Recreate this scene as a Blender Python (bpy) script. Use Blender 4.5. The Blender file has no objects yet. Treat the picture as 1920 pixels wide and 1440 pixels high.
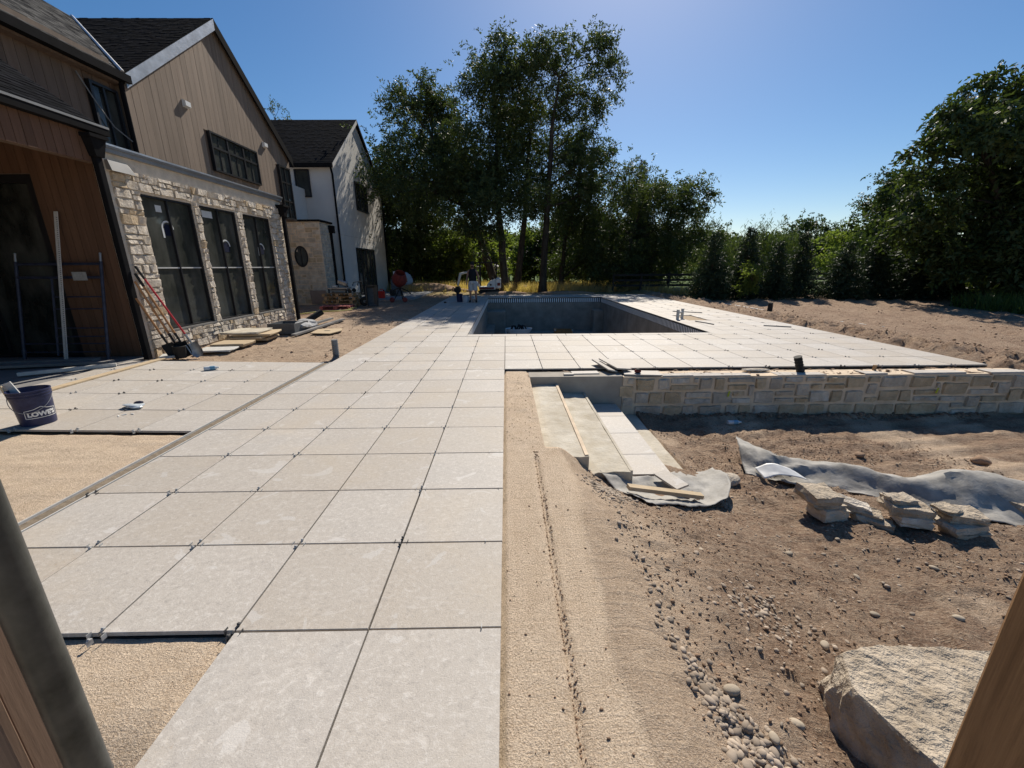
import bpy, bmesh, math, random
import numpy as np
from mathutils import Vector, Matrix
R = math.radians
rnd = random.Random(11)
scene = bpy.context.scene
C = scene.collection

# ------------------------------------------------------------------ camera, sky, sun, exposure
cam_d = bpy.data.cameras.new('camera'); cam = bpy.data.objects.new('camera', cam_d); C.objects.link(cam)
cam_d.sensor_width = 36.0; cam_d.lens = 36.0 * 766.2 / 1920.0
cam_d.clip_start = 0.05; cam_d.clip_end = 2000.0
cam.matrix_world = (Matrix.Translation((0.034, 0.0, 1.591)) @ Matrix.Rotation(R(-0.7248), 4, 'Z')
                    @ Matrix.Rotation(R(90 - 16.098), 4, 'X') @ Matrix.Rotation(R(-0.3629), 4, 'Z'))
scene.camera = cam
SUN_EL, SUN_AZ = 43.0, 14.5          # azimuth from +Y towards +X
w = bpy.data.worlds.new('World'); scene.world = w; w.use_nodes = True
nt = w.node_tree; nt.nodes.clear()
sky = nt.nodes.new('ShaderNodeTexSky'); sky.sky_type = 'NISHITA'; sky.sun_disc = False
sky.sun_elevation = R(SUN_EL); sky.sun_rotation = R(SUN_AZ); sky.altitude = 900; sky.air_density = 1.0
sky.dust_density = 0.9; sky.ozone_density = 2.0
bg = nt.nodes.new('ShaderNodeBackground'); bg.inputs['Strength'].default_value = 0.070
out = nt.nodes.new('ShaderNodeOutputWorld')
hs_ = nt.nodes.new('ShaderNodeHueSaturation'); hs_.inputs['Saturation'].default_value = 1.32; hs_.inputs['Hue'].default_value = 0.5; nt.links.new(sky.outputs[0], hs_.inputs['Color']); nt.links.new(hs_.outputs[0], bg.inputs['Color']); nt.links.new(bg.outputs[0], out.inputs['Surface'])
sun_d = bpy.data.lights.new('sun', 'SUN'); sun_d.energy = 4.3; sun_d.angle = R(0.5); sun_d.color = (1.0, 0.92, 0.80)
sun = bpy.data.objects.new('sun', sun_d); C.objects.link(sun)
sdir = Vector((math.sin(R(SUN_AZ)) * math.cos(R(SUN_EL)), math.cos(R(SUN_AZ)) * math.cos(R(SUN_EL)), math.sin(R(SUN_EL))))
sun.rotation_euler = sdir.to_track_quat('Z', 'Y').to_euler(); sun.location = (5, 20, 30)
scene.view_settings.view_transform = 'Standard'; scene.view_settings.look = 'None'
scene.view_settings.gamma = 1.0; scene.view_settings.exposure = 0.46
scene.cycles.max_bounces = 6; scene.cycles.diffuse_bounces = 3; scene.cycles.glossy_bounces = 2; scene.cycles.transmission_bounces = 3

# ------------------------------------------------------------------ materials
def nodes(name):
    m = bpy.data.materials.new(name); m.use_nodes = True
    t = m.node_tree
    return m, t, t.nodes['Principled BSDF']
def N(t, kind, **kw):
    n = t.nodes.new(kind)
    for k, v in kw.items():
        if k in n.inputs.keys(): n.inputs[k].default_value = v
        else: setattr(n, k, v)
    return n
def mixc(t, fac, a, b, mode='MIX'):
    n = t.nodes.new('ShaderNodeMix'); n.data_type = 'RGBA'; n.blend_type = mode
    for sock, v in ((n.inputs[0], fac), (n.inputs[6], a), (n.inputs[7], b)):
        if hasattr(v, 'is_output'): t.links.new(v, sock)
        elif isinstance(v, (int, float)): sock.default_value = v if sock.type == 'VALUE' else (v, v, v, 1)
        else: sock.default_value = (*v, 1)
    return n.outputs[2]
def mth(t, op, a, b=0.0, c=None):
    n = t.nodes.new('ShaderNodeMath'); n.operation = op
    for i, v in enumerate((a, b, c)):
        if v is None: continue
        if hasattr(v, 'is_output'): t.links.new(v, n.inputs[i])
        else: n.inputs[i].default_value = v
    return n.outputs[0]
def ramp(t, v, a, b):
    n = t.nodes.new('ShaderNodeMapRange'); n.inputs['From Min'].default_value = a; n.inputs['From Max'].default_value = b
    t.links.new(v, n.inputs['Value']); return n.outputs[0]
def pos(t): return t.nodes.new('ShaderNodeNewGeometry').outputs['Position']
def noise(t, vec, scale, detail=4, rough=0.55, dist=0.0):
    n = N(t, 'ShaderNodeTexNoise', Scale=scale, Detail=detail, Roughness=rough, Distortion=dist)
    if vec is not None: t.links.new(vec, n.inputs['Vector'])
    return n.outputs['Fac']
def vscale(t, vec, s):
    n = t.nodes.new('ShaderNodeVectorMath'); n.operation = 'MULTIPLY'; t.links.new(vec, n.inputs[0]); n.inputs[1].default_value = s
    return n.outputs[0]
def bump(t, b, h, strength=0.6, dist=0.01):
    n = N(t, 'ShaderNodeBump', Strength=strength, Distance=dist); t.links.new(h, n.inputs['Height'])
    t.links.new(n.outputs[0], b.inputs['Normal']); return n
def dim(c, k): return tuple(min(1.0, x * k) for x in c)

def mat(name, col, rough=0.75, var=0.18, scale=4.0, spec=0.3, metal=0.0, rndv=0.0, bscale=0.0, bdist=0.004, bstr=0.6,
        stretch=None, col2=None, island=0.0):
    m, t, b = nodes(name)
    p = pos(t)
    if stretch: p = vscale(t, p, stretch)
    nz = noise(t, p, scale, 4, 0.6)
    c = mixc(t, ramp(t, nz, 0.3, 0.7), dim(col, 1 - var), col2 if col2 else dim(col, 1 + var))
    if rndv:
        oi = t.nodes.new('ShaderNodeObjectInfo')
        k = mth(t, 'MULTIPLY_ADD', oi.outputs['Random'], 2 * rndv, 1 - rndv)
        c = mixc(t, 1.0, c, k, 'MULTIPLY')
    if island:
        g = t.nodes.new('ShaderNodeNewGeometry')
        k = mth(t, 'MULTIPLY_ADD', g.outputs['Random Per Island'], 2 * island, 1 - island)
        c = mixc(t, 1.0, c, k, 'MULTIPLY')
    t.links.new(c, b.inputs['Base Color'])
    b.inputs['Roughness'].default_value = rough; b.inputs['Metallic'].default_value = metal
    b.inputs['Specular IOR Level'].default_value = spec
    if bscale: bump(t, b, noise(t, p, bscale, 4, 0.65), bstr, bdist)
    return m

def tile_material():
    m, t, b = nodes('porcelain_paver')
    oi = t.nodes.new('ShaderNodeObjectInfo')
    off = mth(t, 'MULTIPLY', oi.outputs['Random'], 137.0)
    cmb = t.nodes.new('ShaderNodeCombineXYZ')
    for i in range(3): t.links.new(off, cmb.inputs[i])
    add = t.nodes.new('ShaderNodeVectorMath'); add.operation = 'ADD'
    t.links.new(pos(t), add.inputs[0]); t.links.new(cmb.outputs[0], add.inputs[1])
    p = add.outputs[0]
    big = noise(t, p, 2.6, 3, 0.6, 0.4); fine = noise(t, p, 34.0, 5, 0.78, 0.4); grit = noise(t, p, 150.0, 2, 0.8)
    vein = noise(t, vscale(t, p, (1.0, 2.2, 1.0)), 9.0, 5, 0.7, 1.6)
    tint = mixc(t, oi.outputs['Random'], (0.495, 0.437, 0.368), (0.430, 0.402, 0.368))
    c = mixc(t, mth(t, 'MULTIPLY', ramp(t, big, 0.35, 0.65), 0.5), tint, (0.505, 0.462, 0.408))
    c = mixc(t, mth(t, 'MULTIPLY', ramp(t, fine, 0.53, 0.68), 0.60), c, (0.66, 0.63, 0.585))
    c = mixc(t, mth(t, 'MULTIPLY', ramp(t, fine, 0.46, 0.30), 0.62), c, (0.30, 0.275, 0.25))
    c = mixc(t, mth(t, 'MULTIPLY', ramp(t, vein, 0.58, 0.64), 0.5), c, (0.62, 0.58, 0.53))
    c = mixc(t, mth(t, 'MULTIPLY', ramp(t, vein, 0.39, 0.33), 0.5), c, (0.37, 0.34, 0.305))
    # smooth pale inclusions with a crisp edge, on some slabs only
    cl = noise(t, p, 2.4, 4, 0.55, 1.4)
    c = mixc(t, mth(t, 'MULTIPLY', ramp(t, cl, 0.64, 0.652), 0.6), c, (0.585, 0.56, 0.525))
    c = mixc(t, mth(t, 'MULTIPLY', ramp(t, grit, 0.60, 0.72), 0.45), c, (0.72, 0.69, 0.65))
    c = mixc(t, mth(t, 'MULTIPLY', ramp(t, grit, 0.42, 0.28), 0.45), c, (0.22, 0.205, 0.19))
    # sand and boot dust carried over the slabs
    dust = noise(t, pos(t), 0.8, 5, 0.62, 0.4); dsp = noise(t, pos(t), 60.0, 3, 0.8)
    c = mixc(t, mth(t, 'MULTIPLY', ramp(t, dust, 0.50, 0.72), 0.45), c, (0.53, 0.445, 0.335))
    c = mixc(t, mth(t, 'MULTIPLY', mth(t, 'MULTIPLY', ramp(t, dust, 0.52, 0.62), ramp(t, dsp, 0.60, 0.66)), 0.7), c, (0.40, 0.30, 0.20))
    k = mth(t, 'MULTIPLY_ADD', oi.outputs['Random'], 0.18, 0.83)
    c = mixc(t, 1.0, c, k, 'MULTIPLY')
    t.links.new(c, b.inputs['Base Color'])
    rr = mth(t, 'MULTIPLY_ADD', fine, 0.25, 0.50); t.links.new(rr, b.inputs['Roughness'])
    b.inputs['Specular IOR Level'].default_value = 0.32
    h = mth(t, 'ADD', mth(t, 'MULTIPLY', fine, 0.6), mth(t, 'MULTIPLY', grit, 0.35))
    bump(t, b, h, 0.5, 0.006)
    return m

def ground_material():
    m, t, b = nodes('soil')
    p = pos(t)
    def att(n):
        a = t.nodes.new('ShaderNodeAttribute'); a.attribute_name = n; return a.outputs['Fac']
    n1 = noise(t, p, 0.9, 4, 0.6, 0.3); n2 = noise(t, p, 8.0, 5, 0.7, 0.2); n3 = noise(t, p, 42.0, 5, 0.8); n4 = noise(t, p, 130.0, 3, 0.85)
    n5 = noise(t, vscale(t, p, (2.2, 16.0, 2.0)), 1.6, 5, 0.72, 0.6)
    dirt = mixc(t, ramp(t, n1, 0.30, 0.70), (0.225, 0.137, 0.089), (0.375, 0.263, 0.182))
    dirt = mixc(t, mth(t, 'MULTIPLY', ramp(t, n5, 0.50, 0.66), 0.6), dirt, (0.470, 0.355, 0.252))
    dirt = mixc(t, mth(t, 'MULTIPLY', ramp(t, n2, 0.48, 0.66), 0.55), dirt, (0.460, 0.345, 0.245))
    dirt = mixc(t, mth(t, 'MULTIPLY', ramp(t, n2, 0.46, 0.30), 0.65), dirt, (0.135, 0.082, 0.054))
    dirt = mixc(t, mth(t, 'MULTIPLY', ramp(t, n3, 0.52, 0.64), 0.7), dirt, (0.53, 0.415, 0.305))
    dirt = mixc(t, mth(t, 'MULTIPLY', ramp(t, n3, 0.47, 0.34), 0.75), dirt, (0.105, 0.064, 0.042))
    dirt = mixc(t, mth(t, 'MULTIPLY', ramp(t, n4, 0.48, 0.32), 0.45), dirt, (0.14, 0.092, 0.062))
    dirt = mixc(t, mth(t, 'MULTIPLY', ramp(t, n4, 0.56, 0.70), 0.4), dirt, (0.64, 0.54, 0.43))
    sand = mixc(t, ramp(t, n2, 0.3, 0.7), (0.575, 0.445, 0.318), (0.690, 0.555, 0.415))
    sand = mixc(t, mth(t, 'MULTIPLY', ramp(t, n3, 0.44, 0.30), 0.25), sand, (0.40, 0.285, 0.185))
    damp = ramp(t, noise(t, p, 1.7, 4, 0.6, 0.8), 0.50, 0.72)
    sand = mixc(t, mth(t, 'MULTIPLY', damp, 0.35), sand, (0.46, 0.325, 0.21))
    scr = noise(t, vscale(t, p, (26.0, 0.7, 1.0)), 1.0, 3, 0.6)
    sand = mixc(t, mth(t, 'MULTIPLY', ramp(t, scr, 0.55, 0.75), 0.3), sand, (0.45, 0.32, 0.205))
    sand = mixc(t, mth(t, 'MULTIPLY', ramp(t, n4, 0.52, 0.64), 0.8), sand, (0.85, 0.70, 0.53))
    sand = mixc(t, mth(t, 'MULTIPLY', ramp(t, n4, 0.48, 0.36), 0.75), sand, (0.26, 0.175, 0.11))
    grass = mixc(t, ramp(t, n2, 0.3, 0.7), (0.045, 0.080, 0.018), (0.085, 0.130, 0.030))
    dry = mixc(t, ramp(t, n2, 0.3, 0.7), (0.22, 0.165, 0.075), (0.33, 0.26, 0.13))
    c = mixc(t, att('sand'), dirt, sand); c = mixc(t, att('dry'), c, dry); c = mixc(t, att('lawn'), c, grass)
    t.links.new(c, b.inputs['Base Color']); b.inputs['Roughness'].default_value = 0.95; b.inputs['Specular IOR Level'].default_value = 0.15
    n3h = mth(t, 'MULTIPLY', n3, mth(t, 'MULTIPLY_ADD', att('sand'), -0.55, 0.85))
    h = mth(t, 'ADD', n3h, mth(t, 'MULTIPLY', n4, 0.34))
    rough_ = mth(t, 'MULTIPLY', mth(t, 'ADD', n2, n5), mth(t, 'MULTIPLY_ADD', att('sand'), -0.8, 1.0))
    h = mth(t, 'ADD', h, rough_)
    bump(t, b, h, 1.0, 0.034)
    return m

def wood_material(name, col, col2, scale=9.0, stretch=(1, 1, 0.06), rough=0.7, spec=0.25, rndv=0.12, grain=0.002):
    m, t, b = nodes(name)
    oi = t.nodes.new('ShaderNodeObjectInfo')
    off = mth(t, 'MULTIPLY', oi.outputs['Random'], 61.0)
    cmb = t.nodes.new('ShaderNodeCombineXYZ')
    for i in range(3): t.links.new(off, cmb.inputs[i])
    add = t.nodes.new('ShaderNodeVectorMath'); add.operation = 'ADD'
    t.links.new(vscale(t, pos(t), stretch), add.inputs[0]); t.links.new(cmb.outputs[0], add.inputs[1])
    nz = noise(t, add.outputs[0], scale, 6, 0.65, 0.6)
    fz = noise(t, add.outputs[0], scale * 9, 4, 0.7)
    c = mixc(t, ramp(t, nz, 0.3, 0.7), col, col2)
    c = mixc(t, mth(t, 'MULTIPLY', ramp(t, fz, 0.5, 0.25), 0.35), c, dim(col, 0.55))
    k = mth(t, 'MULTIPLY_ADD', oi.outputs['Random'], 2 * rndv, 1 - rndv)
    c = mixc(t, 1.0, c, k, 'MULTIPLY')
    t.links.new(c, b.inputs['Base Color']); b.inputs['Roughness'].default_value = rough; b.inputs['Specular IOR Level'].default_value = spec
    bump(t, b, fz, 0.5, grain)
    return m

def leaf_material(name, col, col2, trans=0.35):
    m, t, b = nodes(name)
    g = t.nodes.new('ShaderNodeNewGeometry')
    big = noise(t, g.outputs['Position'], 0.7, 3, 0.5)
    f = mth(t, 'ADD', mth(t, 'MULTIPLY', g.outputs['Random Per Island'], 0.6), mth(t, 'MULTIPLY', ramp(t, big, 0.3, 0.7), 0.4))
    c = mixc(t, f, col, col2)
    t.links.new(c, b.inputs['Base Color']); b.inputs['Roughness'].default_value = 0.55; b.inputs['Specular IOR Level'].default_value = 0.25
    tr = t.nodes.new('ShaderNodeBsdfTranslucent'); t.links.new(mixc(t, 1.0, c, (1.5, 1.6, 0.7), 'MULTIPLY'), tr.inputs['Color'])
    mx = t.nodes.new('ShaderNodeMixShader'); mx.inputs[0].default_value = trans
    t.links.new(b.outputs[0], mx.inputs[1]); t.links.new(tr.outputs[0], mx.inputs[2])
    t.links.new(mx.outputs[0], t.nodes['Material Output'].inputs['Surface'])
    return m

def glass_material(name, col=(0.030, 0.033, 0.029), rough=0.04, spec=0.5):
    m, t, b = nodes(name)
    b.inputs['Base Color'].default_value = (*col, 1); b.inputs['Specular IOR Level'].default_value = spec
    p = pos(t)
    b.inputs['Roughness'].default_value = rough
    bump(t, b, noise(t, p, 1.4, 2, 0.5), 0.05, 0.05)
    # dusty film on new windows, with grey reflections painted into its pale tone
    film = ramp(t, noise(t, vscale(t, p, (1, 1, 0.5)), 2.2, 5, 0.6), 0.35, 0.8)
    t.links.new(mixc(t, mth(t, 'MULTIPLY', film, 0.45), col, (0.20, 0.20, 0.175)), b.inputs['Base Color'])
    return m

def shingle_material(name, a, bcol):
    m, t, b = nodes(name)
    g = t.nodes.new('ShaderNodeNewGeometry')
    fz = noise(t, g.outputs['Position'], 60, 4, 0.7)
    c = mixc(t, g.outputs['Random Per Island'], a, bcol)
    c = mixc(t, mth(t, 'MULTIPLY', fz, 0.5), c, dim(a, 0.6))
    t.links.new(c, b.inputs['Base Color']); b.inputs['Roughness'].default_value = 1.0; b.inputs['Specular IOR Level'].default_value = 0.03
    bump(t, b, fz, 0.5, 0.004)
    return m

M = {}
M['tile'] = tile_material(); M['soil'] = ground_material()
M['bedding'] = mat('mortar_bedding', (0.030, 0.025, 0.020), 0.95, 0.3, 20)
M['concrete'] = mat('concrete', (0.36, 0.325, 0.275), 0.9, 0.16, 3.0, 0.2, bscale=60, bdist=0.004)
M['cast'] = mat('cast_step_concrete', (0.50, 0.435, 0.33), 0.9, 0.2, 4.0, 0.2, bscale=18, bdist=0.014, bstr=0.8, col2=(0.58, 0.535, 0.45))
M['plaster'] = mat('pool_plaster', (0.29, 0.255, 0.215), 0.85, 0.25, 2.2, 0.25, bscale=30, bdist=0.004)
M['limestone'] = mat('limestone', (0.55, 0.475, 0.38), 0.92, 0.22, 6.0, 0.15, rndv=0.12, bscale=20, bdist=0.035, bstr=1.0, col2=(0.69, 0.62, 0.525))
M['limestone_tan'] = mat('tan_limestone', (0.54, 0.415, 0.27), 0.92, 0.2, 7.0, 0.15, rndv=0.12, bscale=26, bdist=0.03, bstr=1.0, col2=(0.62, 0.495, 0.34))
M['limestone_grey'] = mat('grey_limestone', (0.52, 0.45, 0.36), 0.92, 0.2, 6.0, 0.15, rndv=0.12, bscale=26, bdist=0.03, bstr=1.0)
M['boulder'] = mat('quarry_stone', (0.40, 0.325, 0.24), 0.92, 0.25, 7.0, 0.15, bscale=26, bdist=0.035, bstr=1.0, col2=(0.56, 0.475, 0.37))
M['bay_mortar'] = mat('bay_mortar', (0.61, 0.54, 0.44), 0.95, 0.14, 6.0, 0.15, bscale=26, bdist=0.02, bstr=0.9)
M['mortar'] = mat('mortar', (0.66, 0.535, 0.395), 0.95, 0.16, 6.0, 0.15, bscale=40, bdist=0.008)
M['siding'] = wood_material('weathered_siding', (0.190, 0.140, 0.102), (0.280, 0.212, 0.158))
M['siding_dark'] = wood_material('shaded_cedar_siding', (0.135, 0.092, 0.064), (0.190, 0.135, 0.098))  # darker siding copy, shade under the eaves put into its colour
M['cedar'] = wood_material('red_cedar', (0.105, 0.056, 0.033), (0.155, 0.085, 0.053))
M['post'] = wood_material('treated_post', (0.15, 0.080, 0.036), (0.42, 0.25, 0.125), scale=55, stretch=(1, 1, 0.03), grain=0.004)
M['trim'] = wood_material('brown_trim', (0.16, 0.105, 0.075), (0.215, 0.145, 0.105), scale=20, grain=0.001)
M['lumber'] = wood_material('raw_lumber', (0.42, 0.32, 0.20), (0.55, 0.44, 0.30), scale=12, stretch=(0.2, 1, 1), rough=0.85)
M['palletwood'] = wood_material('pallet_wood', (0.30, 0.19, 0.10), (0.42, 0.28, 0.16), scale=8, stretch=(0.3, 1, 1), rough=0.85)
M['redwood'] = mat('red_painted_pallet', (0.33, 0.10, 0.09), 0.85, 0.3, 9)
M['fencewood'] = mat('dark_fence_wood', (0.035, 0.03, 0.026), 0.9, 0.3, 6)
M['oldwood'] = wood_material('grey_plank', (0.16, 0.155, 0.15), (0.25, 0.24, 0.23), scale=10, stretch=(0.2, 0.2, 1), rough=0.9)
M['black'] = mat('black_metal', (0.012, 0.012, 0.013), 0.9, 0.2, 6, 0.04)
M['frame'] = mat('black_window_frame', (0.014, 0.014, 0.016), 0.4, 0.1, 4, 0.4)
M['sill'] = mat('sunlit_transom_metal', (0.50, 0.50, 0.49), 0.5, 0.1, 6, 0.4)  # pale tone paints the sunlight caught by the bay transom bars
M['galv'] = mat('galvanised_flashing', (0.46, 0.47, 0.48), 0.38, 0.2, 3.5, 0.5, metal=0.75, bscale=5, bdist=0.012, bstr=0.5)
M['coping'] = mat('grey_coping_metal', (0.24, 0.235, 0.225), 0.45, 0.12, 3, 0.5, metal=0.3)
M['pipe'] = mat('dark_steel_tube', (0.060, 0.066, 0.062), 0.42, 0.35, 14, 0.5, metal=0.6, bscale=90, bdist=0.0008, col2=(0.10, 0.105, 0.10))
M['scaffold'] = mat('navy_scaffold_paint', (0.028, 0.034, 0.060), 0.5, 0.35, 12, 0.4)
M['stucco'] = mat('white_stucco', (0.62, 0.60, 0.565), 0.95, 0.05, 1.2, 0.15, bscale=80, bdist=0.004)
M['glass'] = glass_material('window_glass')
M['porchglass'] = glass_material('porch_glass', (0.006, 0.009, 0.009), 0.06, 0.4)
M['shingle'] = shingle_material('dark_shingles', (0.006, 0.0065, 0.008), (0.018, 0.019, 0.023))
M['shingle_sunlit'] = shingle_material('sunlit_shingles', (0.035, 0.035, 0.037), (0.20, 0.195, 0.185))  # lighter shingle copy for the main roof, grazing sun put into the colour
M['deckroof'] = mat('flat_roof_membrane', (0.12, 0.12, 0.12), 0.9)
M['white'] = mat('white_plastic', (0.72, 0.72, 0.70), 0.45, 0.06, 8, 0.4)
M['offwhite'] = mat('dusty_white_plastic', (0.52, 0.51, 0.48), 0.6, 0.12, 18, 0.3)
M['clip'] = mat('grey_leveling_clip', (0.42, 0.415, 0.40), 0.55, 0.15, 40, 0.4)
M['clip_shade'] = mat('shade_toned_clip', (0.10, 0.095, 0.09), 0.6, 0.2, 40, 0.4)  # darker clip copy standing in for small shadows at the joints
M['blue'] = mat('navy_bucket_plastic', (0.010, 0.015, 0.065), 0.45, 0.25, 25, 0.4, col2=(0.022, 0.03, 0.09))
M['rubber'] = mat('black_rubber', (0.018, 0.018, 0.018), 0.75, 0.2, 10, 0.3)
M['grey_plastic'] = mat('grey_plastic', (0.17, 0.175, 0.18), 0.5, 0.15, 10, 0.4)
M['red'] = mat('red_plastic', (0.60, 0.025, 0.015), 0.42, 0.12, 10, 0.45)
M['mixred'] = mat('faded_red_paint', (0.19, 0.032, 0.026), 0.6, 0.35, 9, 0.35)
M['redhandle'] = mat('red_fibreglass', (0.45, 0.02, 0.03), 0.45, 0.1, 10, 0.4)
M['ash'] = wood_material('ash_handle', (0.30, 0.14, 0.055), (0.42, 0.22, 0.095), scale=14, rough=0.5)
M['steel'] = mat('worn_steel', (0.33, 0.33, 0.33), 0.45, 0.3, 12, 0.5, metal=0.7)
M['fabric'] = mat('grey_geotextile', (0.26, 0.245, 0.22), 0.65, 0.2, 6, 0.3, bscale=34, bdist=0.006, col2=(0.40, 0.38, 0.345))
M['tarp'] = mat('dark_grey_tarp', (0.10, 0.105, 0.11), 0.7, 0.2, 10, 0.3)
M['cement'] = mat('cement_bag_paper', (0.33, 0.335, 0.34), 0.8, 0.2, 10, 0.25, bscale=30, bdist=0.01)
M['cardboard'] = mat('dusty_board', (0.30, 0.235, 0.20), 0.85, 0.12, 7)
M['yellow'] = mat('yellow_hose', (0.44, 0.40, 0.11), 0.6, 0.15, 10)
M['lime'] = mat('lime_tape', (0.45, 0.50, 0.05), 0.6, 0.1, 10)
M['crate'] = mat('brown_crate', (0.26, 0.15, 0.06), 0.7, 0.2, 10)
M['bark'] = mat('bark', (0.045, 0.036, 0.028), 0.95, 0.4, 7, 0.1, bscale=22, bdist=0.03, stretch=(1, 1, 0.25), col2=(0.085, 0.07, 0.055))
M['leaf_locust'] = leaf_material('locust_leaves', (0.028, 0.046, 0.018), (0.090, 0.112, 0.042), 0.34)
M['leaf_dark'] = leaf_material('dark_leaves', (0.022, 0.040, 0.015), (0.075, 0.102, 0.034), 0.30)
M['leaf_sun'] = leaf_material('sunny_leaves', (0.070, 0.105, 0.028), (0.170, 0.200, 0.060), 0.55)  # sunlight on the understorey painted in as a brighter leaf colour
M['leaf_walnut'] = leaf_material('walnut_leaves', (0.030, 0.052, 0.018), (0.075, 0.100, 0.032), 0.28)
M['leaf_willow'] = leaf_material('willow_leaves', (0.050, 0.078, 0.028), (0.105, 0.130, 0.050), 0.35)
M['needles'] = leaf_material('spruce_needles', (0.018, 0.034, 0.018), (0.045, 0.066, 0.032), 0.12)
M['drygrass'] = leaf_material('dry_grass', (0.34, 0.24, 0.11), (0.60, 0.46, 0.25), 0.45)
M['weeds'] = leaf_material('green_weeds', (0.045, 0.08, 0.02), (0.12, 0.16, 0.04), 0.35)
M['pebble'] = mat('river_pebbles', (0.30, 0.235, 0.175), 0.8, 0.25, 9, 0.25, island=0.35, bscale=70, bdist=0.002, col2=(0.44, 0.36, 0.28))
M['cobble'] = mat('pale_cobble', (0.36, 0.30, 0.225), 0.75, 0.18, 14, 0.25, rndv=0.18, bscale=60, bdist=0.003)
M['clod'] = mat('soil_clods', (0.25, 0.17, 0.115), 0.95, 0.3, 20, 0.1, island=0.3, bscale=60, bdist=0.006)
M['skin'] = mat('skin', (0.36, 0.19, 0.13), 0.55, 0.08, 15)
M['hair'] = mat('dark_hair', (0.012, 0.010, 0.009), 0.7)
M['tank'] = mat('black_cloth', (0.012, 0.013, 0.017), 0.9, 0.2, 15)
M['shorts'] = mat('light_grey_cloth', (0.48, 0.475, 0.47), 0.9, 0.1, 12)
M['shoe'] = mat('dark_shoe', (0.02, 0.02, 0.02), 0.7)
M['machine'] = mat('white_machine_paint', (0.62, 0.62, 0.60), 0.4, 0.08, 6, 0.45)
M['maroon'] = mat('dark_red_decal', (0.14, 0.015, 0.015), 0.5)
M['roofgrey'] = mat('grey_metal_roof', (0.22, 0.215, 0.21), 0.6, 0.15, 4)
M['bluetarp'] = mat('pale_blue_tarp', (0.30, 0.42, 0.55), 0.6, 0.1, 6)
M['decal_blue'] = mat('navy_decal', (0.010, 0.014, 0.035), 0.7, spec=.1)
M['paper'] = mat('white_decal', (0.55, 0.57, 0.57), 0.7, 0.06, 12)
M['clear'] = mat('clear_bottle_plastic', (0.55, 0.60, 0.63), 0.15, 0.1, 30, 0.5)
M['bottleblue'] = mat('blue_bottle_label', (0.16, 0.34, 0.48), 0.5)

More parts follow.
